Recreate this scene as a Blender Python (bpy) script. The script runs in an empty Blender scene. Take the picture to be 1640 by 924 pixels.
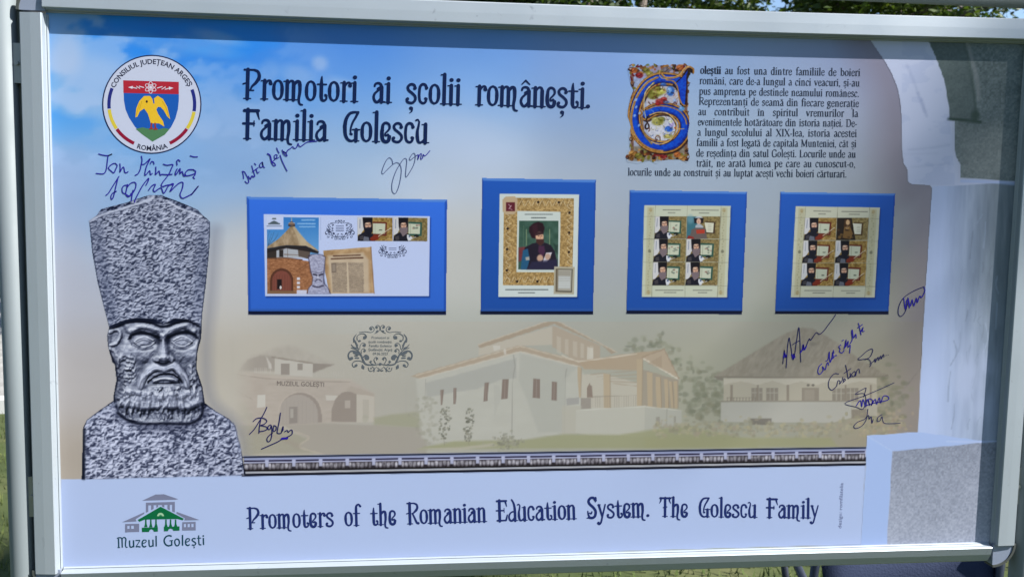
# Outdoor exhibition board: a printed poster in an aluminium snap frame on a tubular stand,
# on a lawn with trees behind it.
import bpy, math, random
import numpy as np
from mathutils import Vector, Matrix

random.seed(7)
RNG = np.random.default_rng(11)
scene = bpy.context.scene
COL = scene.collection

# ---------------------------------------------------------------- camera, sky, sun, exposure
F_PX = 1300.0                                   # focal length in pixels of the 1640 wide photograph
R1 = np.array([0.99578991, 0.00245448, 0.09163209])     # board's right, in camera axes
R2 = np.array([-0.01988687, 0.99648148, 0.08141977])    # board's down, in camera axes
TL = np.array([-0.66812479, -0.39709303, 1.17056904])   # top left of the printed sheet, in camera axes
_m = (R1 + R2); _d = (R1 - R2); _m /= np.linalg.norm(_m); _d /= np.linalg.norm(_d)
R1 = (_m + _d) / math.sqrt(2); R2 = (_m - _d) / math.sqrt(2)
R3 = np.cross(R1, R2)
# world axes: X along the board, Y away from the viewer, Z up
ROT = np.stack([R1, R3, -R2], 1)                # world -> camera (x right, y down, z forward)
CAM_Z = 1.56
cam_rel = -ROT.T @ TL                           # camera seen from the sheet's top left corner
ORG = np.array([-0.75, 0.0, CAM_Z - cam_rel[2]])        # world position of that corner
CAM = ORG + cam_rel

cd = bpy.data.cameras.new('camera'); cam = bpy.data.objects.new('camera', cd); COL.objects.link(cam)
cd.sensor_width = 36.0; cd.lens = 36.0 * F_PX / 1640.0; cd.clip_start = 0.02; cd.clip_end = 2000
w2c = ROT.copy(); w2c[1] *= -1; w2c[2] *= -1    # Blender camera looks down -Z with Y up
M4 = Matrix([list(r) + [0] for r in w2c.T.tolist()] + [[0, 0, 0, 1]])
M4.translation = Vector(CAM.tolist()); cam.matrix_world = M4
cd.dof.use_dof = True; cd.dof.focus_distance = 1.24; cd.dof.aperture_fstop = 10.0
scene.camera = cam

SUN_TO = np.array([0.66, -0.27, 0.70]); SUN_TO /= np.linalg.norm(SUN_TO)   # towards the sun
elev = math.asin(SUN_TO[2]); azim = math.atan2(SUN_TO[0], SUN_TO[1])
world = bpy.data.worlds.new('World'); scene.world = world; world.use_nodes = True
nt = world.node_tree
sky = nt.nodes.new('ShaderNodeTexSky'); sky.sky_type = 'NISHITA'; sky.sun_disc = False
sky.sun_elevation = elev; sky.sun_rotation = azim; sky.altitude = 300; sky.dust_density = 0.6; sky.ozone_density = 2.0
nt.links.new(sky.outputs[0], nt.nodes['Background'].inputs[0])
nt.nodes['Background'].inputs[1].default_value = 0.083
sl = bpy.data.lights.new('sun', 'SUN'); sun = bpy.data.objects.new('sun', sl); COL.objects.link(sun)
sl.energy = 5.0; sl.angle = math.radians(0.55); sl.color = (1.0, 0.965, 0.92)
sun.rotation_euler = Vector((-SUN_TO).tolist()).to_track_quat('-Z', 'Y').to_euler()
sun.location = (6, -3, 9)
vs = scene.view_settings
vs.view_transform = 'Standard'; vs.look = 'None'; vs.gamma = 1.0; vs.use_curve_mapping = False
vs.exposure = 1.29
scene.render.engine = 'CYCLES'

# ---------------------------------------------------------------- helpers
def s2l(c):
    c = np.asarray(c, float)
    return np.where(c <= 0.04045, c / 12.92, ((c + 0.055) / 1.055) ** 2.4)

_Hm = ROT.T
def P(px, layer=0.0):
    """Point of the board's plane (world) for pixels of the photograph; layer = mm proud of the sheet."""
    px = np.atleast_2d(np.asarray(px, float))
    d = np.stack([(px[:, 0] - 820) / F_PX, (px[:, 1] - 462) / F_PX, np.ones(len(px))], 1) @ _Hm.T
    t = (0.0 - CAM[1]) / d[:, 1]
    w = CAM + d * t[:, None]
    w[:, 1] = -layer * 0.001
    return w

def P2(x, y):
    w = P([(x, y)])[0]
    return np.array([w[0], w[2]])

BASE = {}
def mesh_obj(name, verts, faces, mat, parent=None, cols=None, smooth=False, origin=None):
    """verts in world space; faces a list or an (n,k) array; cols sRGB 0-255 per vertex."""
    verts = np.asarray(verts, float)
    off = np.zeros(3)
    if parent is not None: off = BASE[parent.name]
    elif origin is not None: off = np.asarray(origin, float)
    me = bpy.data.meshes.new(name)
    if isinstance(faces, np.ndarray):
        n, k = faces.shape
        me.vertices.add(len(verts)); me.vertices.foreach_set('co', (verts - off).astype(np.float32).ravel())
        me.loops.add(n * k); me.loops.foreach_set('vertex_index', faces.astype(np.int32).ravel())
        me.polygons.add(n); me.polygons.foreach_set('loop_start', np.arange(0, n * k, k, dtype=np.int32))
        me.update(calc_edges=True)
    else:
        me.from_pydata((verts - off).tolist(), [], faces); me.update()
    if cols is not None:
        ca = me.color_attributes.new('Col', 'FLOAT_COLOR', 'POINT')
        lin = s2l(np.clip(np.asarray(cols, float), 0, 255) / 255.0)
        rgba = np.ones((len(verts), 4), np.float32); rgba[:, :3] = lin
        ca.data.foreach_set('color', rgba.ravel())
    if smooth: me.shade_smooth()
    o = bpy.data.objects.new(name, me); COL.objects.link(o)
    if mat: me.materials.append(mat)
    if parent is not None:
        o.parent = parent; BASE[o.name] = off
    else:
        o.location = off.tolist(); BASE[o.name] = off
    return o

def thing(name, label, cat, loc, group=None):
    o = bpy.data.objects.new(name, None); COL.objects.link(o); o.location = loc
    o.empty_display_size = 0.1; BASE[o.name] = np.asarray(loc, float)
    return tag(o, label, cat, group)

def tag(o, label, cat, group=None):
    o['label'] = label; o['category'] = cat
    if group: o['group'] = group
    return o

def part_group(name, parent, label=None):
    o = bpy.data.objects.new(name, None); COL.objects.link(o); o.parent = parent; BASE[o.name] = BASE[parent.name]
    if label: o['label'] = label
    return o

def mat_new(name, base=(0.5, 0.5, 0.5), rough=0.5, metal=0.0, spec=0.5):
    m = bpy.data.materials.new(name); m.use_nodes = True
    b = m.node_tree.nodes['Principled BSDF']
    b.inputs['Base Color'].default_value = (*base, 1); b.inputs['Roughness'].default_value = rough
    b.inputs['Metallic'].default_value = metal; b.inputs['Specular IOR Level'].default_value = spec
    return m, m.node_tree, b

PRINT_GAIN = (0.635, 0.62, 0.635)                              # reflectance of the printed film where the print is pure white
def print_material():
    m, t, b = mat_new('printed_film', rough=0.42, spec=0.14)
    at = t.nodes.new('ShaderNodeVertexColor'); at.layer_name = 'Col'
    g = t.nodes.new('ShaderNodeVectorMath'); g.operation = 'MULTIPLY'; g.inputs[1].default_value = PRINT_GAIN
    t.links.new(at.outputs['Color'], g.inputs[0]); t.links.new(g.outputs[0], b.inputs['Base Color'])
    tc = t.nodes.new('ShaderNodeTexCoord'); n = t.nodes.new('ShaderNodeTexNoise')
    n.inputs['Scale'].default_value = 3.0; n.inputs['Detail'].default_value = 1.0
    bp = t.nodes.new('ShaderNodeBump'); bp.inputs['Strength'].default_value = 0.06; bp.inputs['Distance'].default_value = 0.02
    t.links.new(tc.outputs['Object'], n.inputs['Vector']); t.links.new(n.outputs['Fac'], bp.inputs['Height'])
    t.links.new(bp.outputs[0], b.inputs['Normal'])
    return m
PRINT = print_material()

# ---- a small paint box: numpy canvases in photograph pixels hold the PRINTED pictures
class Canvas:
    def __init__(s, x0, y0, x1, y1, k=1.0):
        s.x0, s.y0, s.k = x0, y0, k
        s.w = int((x1 - x0) * k) + 1; s.h = int((y1 - y0) * k) + 1
        s.a = np.zeros((s.h, s.w, 3)); s.a[:] = 200.0
    def win(s, xa, ya, xb, yb):
        i0 = max(0, int((xa - s.x0) * s.k)); i1 = min(s.w, int((xb - s.x0) * s.k) + 2)
        j0 = max(0, int((ya - s.y0) * s.k)); j1 = min(s.h, int((yb - s.y0) * s.k) + 2)
        if i1 <= i0 or j1 <= j0: return None
        X, Y = np.meshgrid(s.x0 + np.arange(i0, i1) / s.k, s.y0 + np.arange(j0, j1) / s.k)
        return slice(j0, j1), slice(i0, i1), X, Y
    def mix(s, sl, al, col):
        v = s.a[sl[0], sl[1]]
        v += (np.asarray(col, float) - v) * al[..., None]
    def poly(s, pts, col, a=1.0, soft=0.8, tex=None):
        pts = np.asarray(pts, float)
        w = s.win(pts[:, 0].min() - soft - 1, pts[:, 1].min() - soft - 1, pts[:, 0].max() + soft + 1, pts[:, 1].max() + soft + 1)
        if w is None: return
        X, Y = w[2], w[3]
        ins = np.zeros(X.shape, bool); d2 = np.full(X.shape, 1e9)
        n = len(pts)
        for i in range(n):
            (ax, ay), (bx, by) = pts[i], pts[(i + 1) % n]
            if ay != by:
                c = ((ay > Y) != (by > Y)) & (X < (bx - ax) * (Y - ay) / (by - ay) + ax)
                ins ^= c
            dx, dy = bx - ax, by - ay; L = dx * dx + dy * dy + 1e-9
            t = np.clip(((X - ax) * dx + (Y - ay) * dy) / L, 0, 1)
            d2 = np.minimum(d2, (X - ax - t * dx) ** 2 + (Y - ay - t * dy) ** 2)
        sd = np.sqrt(d2) * np.where(ins, 1, -1)
        al = np.clip(0.5 + sd / (2 * soft), 0, 1); al = al * al * (3 - 2 * al) * a
        s.mix(w, al, col if tex is None else tex(X, Y))
    def stroke(s, pts, wd, col, a=1.0, soft=0.7, smooth=True):
        pts = np.asarray(pts, float); wd = np.broadcast_to(np.asarray(wd, float), (len(pts),))
        if smooth and len(pts) > 2: pts, wd = spline(pts, wd, 5)
        r = wd.max() / 2 + soft + 1
        w = s.win(pts[:, 0].min() - r, pts[:, 1].min() - r, pts[:, 0].max() + r, pts[:, 1].max() + r)
        if w is None: return
        X, Y = w[2], w[3]; best = np.full(X.shape, -1e9)
        for i in range(len(pts) - 1):
            (ax, ay), (bx, by) = pts[i], pts[i + 1]
            dx, dy = bx - ax, by - ay; L = dx * dx + dy * dy + 1e-9
            t = np.clip(((X - ax) * dx + (Y - ay) * dy) / L, 0, 1)
            d = np.sqrt((X - ax - t * dx) ** 2 + (Y - ay - t * dy) ** 2)
            best = np.maximum(best, (wd[i] * (1 - t) + wd[i + 1] * t) / 2 - d)
        al = np.clip(0.5 + best / (2 * soft), 0, 1) * a
        s.mix(w, al, col)
    def blob(s, x, y, rx, ry, col, a=1.0, soft=0.5, rot=0.0):
        R = max(rx, ry) * (1 + soft) + 1
        w = s.win(x - R, y - R, x + R, y + R)
        if w is None: return
        c, sn = math.cos(rot), math.sin(rot); X, Y = w[2] - x, w[3] - y
        d = np.sqrt(((X * c + Y * sn) / rx) ** 2 + ((-X * sn + Y * c) / ry) ** 2)
        al = np.clip((1 + soft / 2 - d) / max(soft, 0.02), 0, 1); al = al * al * (3 - 2 * al) * a
        s.mix(w, al, col)
    def sample(s, x, y):
        i = np.clip(np.round((x - s.x0) * s.k).astype(int), 0, s.w - 1)
        j = np.clip(np.round((y - s.y0) * s.k).astype(int), 0, s.h - 1)
        return s.a[j, i]

def spline(pts, wd=None, n=5):
    pts = np.asarray(pts, float)
    q = np.vstack([2 * pts[0] - pts[1], pts, 2 * pts[-1] - pts[-2]])
    out, ow = [], []
    for i in range(len(pts) - 1):
        p0, p1, p2, p3 = q[i:i + 4]
        for k in range(n):
            t = k / n
            out.append(0.5 * (2 * p1 + (p2 - p0) * t + (2 * p0 - 5 * p1 + 4 * p2 - p3) * t * t + (3 * p1 - p0 - 3 * p2 + p3) * t ** 3))
            if wd is not None: ow.append(wd[i] * (1 - t) + wd[i + 1] * t)
    out.append(pts[-1])
    if wd is None: return np.array(out)
    ow.append(wd[-1]); return np.array(out), np.array(ow)

def noise(X, Y, cx, cy, seed=0):
    """smooth value noise 0..1 with cells of cx by cy pixels"""
    r = np.random.default_rng(seed).random((256, 256))
    u, v = X / cx + 1000, Y / cy + 1000
    i, j = np.floor(u).astype(int), np.floor(v).astype(int)
    fu, fv = u - i, v - j; fu = fu * fu * (3 - 2 * fu); fv = fv * fv * (3 - 2 * fv)
    g = lambda a, b: r[b % 256, a % 256]
    return (g(i, j) * (1 - fu) + g(i + 1, j) * fu) * (1 - fv) + (g(i, j + 1) * (1 - fu) + g(i + 1, j + 1) * fu) * fv

def fbm(X, Y, cx, cy, seed=0, octv=4):
    t = 0; a = 1; s = 0
    for o in range(octv):
        t = t + a * noise(X, Y, cx / 2 ** o, cy / 2 ** o, seed + o); s += a; a *= 0.5
    return t / s

def crop(ox, oy, k):
    """turn points measured in an enlarged crop of the photograph into photograph pixels"""
    def f(*pts):
        p = np.array(pts, float).reshape(-1, 2)
        return p / k + np.array([ox, oy])
    return f

def inside(pts, X, Y):
    ins = np.zeros(X.shape, bool); n = len(pts)
    for i in range(n):
        (ax, ay), (bx, by) = pts[i], pts[(i + 1) % n]
        if ay != by:
            ins ^= ((ay > Y) != (by > Y)) & (X < (bx - ax) * (Y - ay) / (by - ay) + ax)
    return ins

def grid_part(name, parent, cv, box, step, layer, poly=None, origin=None):
    """a flat printed piece: a fine sheet of faces that carries a canvas as vertex colours"""
    x0, y0, x1, y1 = box
    nx = max(2, int(round((x1 - x0) / step)) + 1); ny = max(2, int(round((y1 - y0) / step)) + 1)
    xs, ys = np.linspace(x0, x1, nx), np.linspace(y0, y1, ny)
    X, Y = np.meshgrid(xs, ys); n = nx * ny
    idx = np.arange(n).reshape(ny, nx)
    f = np.stack([idx[1:, :-1], idx[1:, 1:], idx[:-1, 1:], idx[:-1, :-1]], -1).reshape(-1, 4)
    if poly is not None:
        cxm = (X[:-1, :-1] + X[1:, 1:]) / 2; cym = (Y[:-1, :-1] + Y[1:, 1:]) / 2
        f = f[inside(np.asarray(poly, float), cxm, cym).ravel()]
    used = np.unique(f); remap = np.full(n, -1); remap[used] = np.arange(len(used)); f = remap[f]
    xv, yv = X.ravel()[used], Y.ravel()[used]
    v = P(np.stack([xv, yv], 1), layer)
    return mesh_obj(name, v, f, PRINT, parent, cv.sample(xv, yv), origin=origin)

class Ink:
    """collects flat shapes in photograph pixels (strokes, polygons, letters) for one printed or drawn mesh"""
    def __init__(s, layer): s.v, s.f, s.c, s.l, s.n = [], [], [], layer, 0
    def _add(s, pts, faces, col):
        b = sum(len(a) for a in s.v)
        lay = s.l + 0.012 * (s.n % 12); s.n += 1
        s.v.append(P(pts, lay)); s.f += [[b + i for i in f] for f in faces]
        s.c.append(np.tile(np.asarray(col, float), (len(pts), 1)))
    def poly(s, pts, col):
        pts = np.asarray(pts, float)
        ar = np.sum(pts[:, 0] * np.roll(pts[:, 1], -1) - np.roll(pts[:, 0], -1) * pts[:, 1])
        if ar > 0: pts = pts[::-1]
        s._add(pts, [list(range(len(pts)))], col)
    def stroke(s, pts, wd, col, smooth=True, n=4, cap=True):
        pts = np.asarray(pts, float); wd = np.broadcast_to(np.asarray(wd, float), (len(pts),)).copy()
        if smooth and len(pts) > 2: pts, wd = spline(pts, wd, n)
        k = np.concatenate([[True], np.hypot(*(pts[1:] - pts[:-1]).T) > 1e-4]); pts, wd = pts[k], wd[k]
        if len(pts) < 2: return
        t = np.gradient(pts, axis=0); t /= np.linalg.norm(t, axis=1)[:, None] + 1e-9
        nn = np.stack([-t[:, 1], t[:, 0]], 1) * wd[:, None] / 2
        L, R = pts + nn, pts - nn; m = len(pts)
        V = np.vstack([L, R]); F = [[i, i + 1, m + i + 1, m + i] for i in range(m - 1)]
        if cap:
            for e, sg in ((0, -1), (m - 1, 1)):
                a0 = math.atan2(nn[e][1], nn[e][0]); r = wd[e] / 2
                arc = [pts[e] + r * np.array([math.cos(a0 - sg * math.pi * q / 4), math.sin(a0 - sg * math.pi * q / 4)]) for q in (1, 2, 3)]
                b = len(V); V = np.vstack([V, arc])
                F.append([e, b, b + 1, b + 2, m + e] if sg < 0 else [m + e, b + 2, b + 1, b, e])
        s._add(V, F, col)
    def disc(s, x, y, rx, ry, col, n=20):
        a = np.linspace(0, 2 * math.pi, n, endpoint=False)
        s.poly(np.stack([x + rx * np.cos(a), y + ry * np.sin(a)], 1), col)
    def letters(s, text, fn, col, bold=0.0):
        v, f = builtin_text(text, bold)
        if len(v): s._add(fn(v), f, col)
    def build(s, name, parent, label=None):
        o = mesh_obj(name, np.vstack(s.v), s.f, PRINT, parent, np.vstack(s.c))
        if label: o['label'] = label
        return o

_TXT = {}
def builtin_text(text, bold=0.0):
    """outline of a line of text in Blender's own font: baseline at y=0, capital height 0.69, from x=0"""
    if (text, bold) not in _TXT:
        cu = bpy.data.curves.new('lettering', 'FONT'); cu.body = text; cu.resolution_u = 2; cu.offset = bold
        o = bpy.data.objects.new('lettering', cu); COL.objects.link(o)
        me = o.to_mesh()
        v = np.array([tuple(q.co)[:2] for q in me.vertices]).reshape(-1, 2); f = [list(p.vertices) for p in me.polygons]
        o.to_mesh_clear(); bpy.data.objects.remove(o); bpy.data.curves.remove(cu)
        _TXT[(text, bold)] = (v, f)
    return _TXT[(text, bold)]

def line_map(p0, p1, width, h):
    """letters along the line p0-p1 (pixels): u in 0..width spans it; one unit of v is h pixels high"""
    p0, p1 = np.asarray(p0, float), np.asarray(p1, float); d = p1 - p0; n = np.array([d[1], -d[0]]) / np.hypot(*d)
    return lambda v: p0 + v[:, :1] / width * d + v[:, 1:2] * h * n

def small_line(ink, text, p0, p1, h, col):
    v, _ = builtin_text(text); w = v[:, 0].max()
    ink.letters(text, line_map(p0, p1, w, h), col)
# ---------------------------------------------------------------- two drawn alphabets
# a glyph is (advance, [stroke, ...]); a stroke is (width, 'x,y x,y ...') in units of 1/100 x-height,
# widths may taper 'w0>w1'. '!' in front means straight corners.
def glyph(adv, *st):
    out = []
    for w, s in st:
        straight = s.startswith('!'); s = s.lstrip('!')
        pts = [tuple(map(float, q.split(','))) for q in s.split()]
        if isinstance(w, str): a, b = map(float, w.split('>')); ww = np.linspace(a, b, len(pts))
        else: ww = np.full(len(pts), float(w))
        out.append((np.array(pts), ww, not straight))
    return adv, out

def stem(x, y0, y1, w=17, s=10, top=True):
    r = [(w, f'!{x},{y0} {x},{y1}'), (6, f'!{x-s-5},{y0+2} {x+s+5},{y0+2}')]
    if top: r.append((6, f'!{x-s-5},{y1-3} {x+2},{y1-1}'))
    return r
T = 17
_A = [(T, '42,2 42,40 42,78'), ('15>10', '42,74 37,92 26,98 14,93 11,82'), ('9>15', '26,70 31,76 33,68 22,56 11,42 8,22 16,4 27,3 42,22'), (9, '!40,3 56,3'), (12, '25,69 27,71')]
_S = [(13, '40,76 38,90 28,97 17,94 9,82 13,66 28,52 41,36 42,18 32,4 20,2 8,8 6,20'), (16, '39,76 41,78'), (16, '7,20 9,22')]
_C = [('14>12', '40,80 34,95 22,98 12,86 9,60 9,36 13,12 25,2 36,8 40,24'), (15, '39,78 41,80'), (14, '36,26 40,24')]
_E = [(T, '10,62 9,36 14,10 26,2 37,8 41,28'), ('15>8', '10,60 13,88 25,98 38,90 41,72 34,58 24,46 22,36'), (12, '24,34 27,34'), (12, '38,30 34,38')]
_O = [('17>10', '9,50 10,72 16,90 27,98'), ('10>17', '27,98 38,90 44,72 45,50'), ('17>10', '45,50 44,28 38,10 27,2'), ('10>17', '27,2 16,10 10,28 9,50')]
_HOOK = lambda x: [('15>17', f'{x-26},78 {x-14},94 {x-3},92 {x},76'), ('17>9', f'{x},78 {x},40 {x-4},6 {x},-18 {x+12},-23')]
DECO = {
 ' ': (60, []),
 'o': glyph(54, *_O),
 'r': glyph(48, *stem(17, 0, 97), ('9>14', '20,76 30,94 40,95 44,84'), (17, '41,82 44,80')),
 'm': glyph(88, *stem(13, 0, 97), *stem(41, 0, 84, top=False), ('9>15', '15,78 26,96 37,95 41,78'), *_HOOK(68)),
 'n': glyph(56, *stem(13, 0, 97), *stem(43, 0, 82, top=False), ('9>15', '15,78 27,97 39,95 43,76')),
 't': glyph(46, ('6>17', '20,124 19,108 19,84'), (T, '19,86 19,20'), ('16>9', '19,24 22,6 32,2 41,10 42,24'), (8, '!2,84 40,84'), (13, '41,26 37,30')),
 'i': glyph(30, *stem(15, 0, 97), (19, '14,124 16,124')),
 'l': glyph(30, *stem(15, 0, 152)),
 'a': glyph(56, *_A),
 'â': glyph(56, *_A, ('6>9', '!10,112 26,132'), ('9>6', '!26,132 44,112')),
 's': glyph(50, *_S), 'ș': glyph(50, *_S, (17, '24,-24 26,-26'), ('13>3', '28,-24 28,-40 18,-50')),
 'c': glyph(48, *_C), 'e': glyph(50, *_E),
 'u': glyph(58, ('9>7', '4,114 12,118 18,106'), ('8>16', '18,108 15,84 11,60 11,30'), ('16>9', '11,34 15,8 26,2 42,20'), *stem(45, 0, 96)),
 '.': glyph(22, (19, '9,9 11,9')),
 'f': glyph(42, *stem(18, 0, 120, top=False), ('17>10', '18,114 20,140 32,152 42,144'), (14, '40,142 44,138'), (8, '!2,88 38,88')),
 'h': glyph(58, *stem(14, 0, 152), *[(w, s) for w, s in _HOOK(43)]),
 'd': glyph(56, *stem(44, 0, 60, top=False), ('17>10', '44,60 42,100 36,130 26,152'), ('9>15', '44,62 30,66 14,52 8,28 14,6 26,2 42,20')),
 'y': glyph(52, ('15>12', '8,96 16,60 26,14'), ('9>14', '46,98 38,60 26,6 18,-30 8,-42 0,-34'), (6, '!0,96 18,96'), (13, '2,-32 4,-30')),
 'P': glyph(76, *stem(19, 0, 150, 18), (10, '!4,148 48,148'), ('11>18', '46,148 62,140 69,120 66,100'), ('18>8', '66,102 54,82 40,66 32,48'), (8, '!0,76 16,82'), (7, '!28,44 46,44')),
 'F': glyph(70, *stem(19, 0, 150, 18), (15, '!4,144 64,144'), ('16>5', '58,144 62,124 68,100'), (12, '!0,78 46,78'), (6, '!46,66 46,92')),
 'G': glyph(76, ('10>18', '64,148 48,148 30,140 16,112 11,76'), ('18>9', '11,80 14,34 26,8 42,2 58,12'), (T, '!59,2 59,60'), (7, '!44,60 74,60'), ('13>8', '66,148 56,122 44,96 36,64 36,40'), (13, '36,38 40,36'), (6, '!46,3 72,3')),
 'R': glyph(74, *stem(19, 0, 150, 18), (10, '!4,148 46,148'), ('11>17', '44,148 60,138 64,116 56,96'), ('16>8', '56,98 44,82 32,74'), ('10>17', '34,76 46,44 58,10 68,4'), (8, '!0,74 18,80')),
 'E': glyph(66, *stem(19, 0, 150, 18), (13, '!4,145 60,145'), ('13>5', '54,145 58,124 62,106'), (10, '!0,76 44,76'), (5, '!46,62 46,92'), (11, '!4,5 56,5'), ('8>13', '64,44 60,24 56,6')),
 'S': glyph(68, (T, '58,128 46,147 28,146 16,126 22,104 42,80 56,52 52,18 36,4 16,8'), ('13>7', '58,148 60,134 56,118'), ('7>14', '10,54 12,30 20,8'), (9, '20,40 30,34 34,48'), (6, '!4,4 30,4')),
 'T': glyph(74, *stem(37, 0, 146, 18, top=False), (14, '!6,144 70,144'), ('15>5', '10,146 10,124 2,104'), ('15>5', '64,146 64,124 72,104'), (8, '!26,70 48,76')),
}
# uncial letters of the museum's logo
UNC = {' ': (44, []),
 'M': glyph(104, (13, '!18,2 18,128'), (13, '!50,2 50,120'), ('9>13', '4,132 24,140 44,134 50,112'), ('9>13', '50,112 62,138 78,136 86,112'), ('13>9', '86,112 80,50 84,8 98,4'), (7, '!6,3 30,3')),
 'u': glyph(62, ('13>12', '14,98 14,40 18,10 32,4 46,18'), (13, '!50,2 50,98')),
 'z': glyph(56, (10, '!6,94 48,94'), ('8>8', '!48,94 8,6'), (11, '8,6 26,10 50,2')),
 'e': glyph(58, ('12>13', '46,14 30,2 14,16 10,50 16,84 30,98'), ('9>9', '30,98 44,92 46,74 34,58 12,48')),
 'l': glyph(34, (13, '!16,2 18,150')),
 'G': glyph(98, (14, '82,134 60,146 30,132 12,86 20,34 46,6 78,14'), (13, '!80,8 80,74'), (8, '!60,74 92,78')),
 'o': glyph(64, ('12>12', '30,98 14,82 10,48 18,12 32,2 46,16 52,50 46,84 30,98')),
 'ș': glyph(52, (11, '44,88 28,98 12,84 18,62 38,42 44,20 30,4 8,8'), (13, '26,-22 28,-24'), ('9>3', '29,-22 29,-34 22,-42')),
 't': glyph(46, (12, '20,136 20,30 26,6 42,6'), (9, '!4,96 42,98')),
 'i': glyph(32, (13, '!16,2 16,98'), (15, '15,126 17,126')),
}
# a plain text serif
def _st(x, y0, y1, w=15): return [(w, f'!{x},{y0} {x},{y1}'), (5, f'!{x-15},{y0+2} {x+15},{y0+2}'), (5, f'!{x-14},{y1-4} {x},{y1-1}')]
_bo = [('14>7', '10,50 14,84 30,98'), ('7>14', '30,98 48,84 52,50'), ('14>7', '52,50 48,14 30,2'), ('7>14', '30,2 14,14 10,50')]
_ba = [(14, '!42,4 42,72'), ('12>8', '42,70 36,94 22,98 10,88'), ('7>12', '42,56 24,50 10,36 9,18'), ('13>7', '9,20 16,4 28,4 42,22'), (7, '42,10 50,3 56,6')]
_bt = [(14, '!20,120 20,18'), ('13>6', '20,22 24,5 40,8'), (7, '!4,95 40,95')]
_bs = [(10, '40,84 32,97 18,96 10,82 16,64 34,48 42,28 36,8 22,2 8,12'), (6, '!8,4 8,26'), (6, '!41,74 41,96')]
_bi = _st(17, 0, 98)
_co = [(13, '26,-26 28,-28'), ('10>3', '29,-26 28,-40 22,-46')]
_hat = [('5>8', '!12,116 28,136'), ('8>5', '!28,136 46,116')]
_brv = [(8, '12,132 20,120 36,120 44,132')]
_n = lambda x: [*_st(x, 0, 98), (15, f'!{x+34},0 {x+34},70'), (5, f'!{x+20},2 {x+49},2'), ('6>13', f'{x+3},76 {x+14},95 {x+28},95 {x+34},68')]
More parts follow.
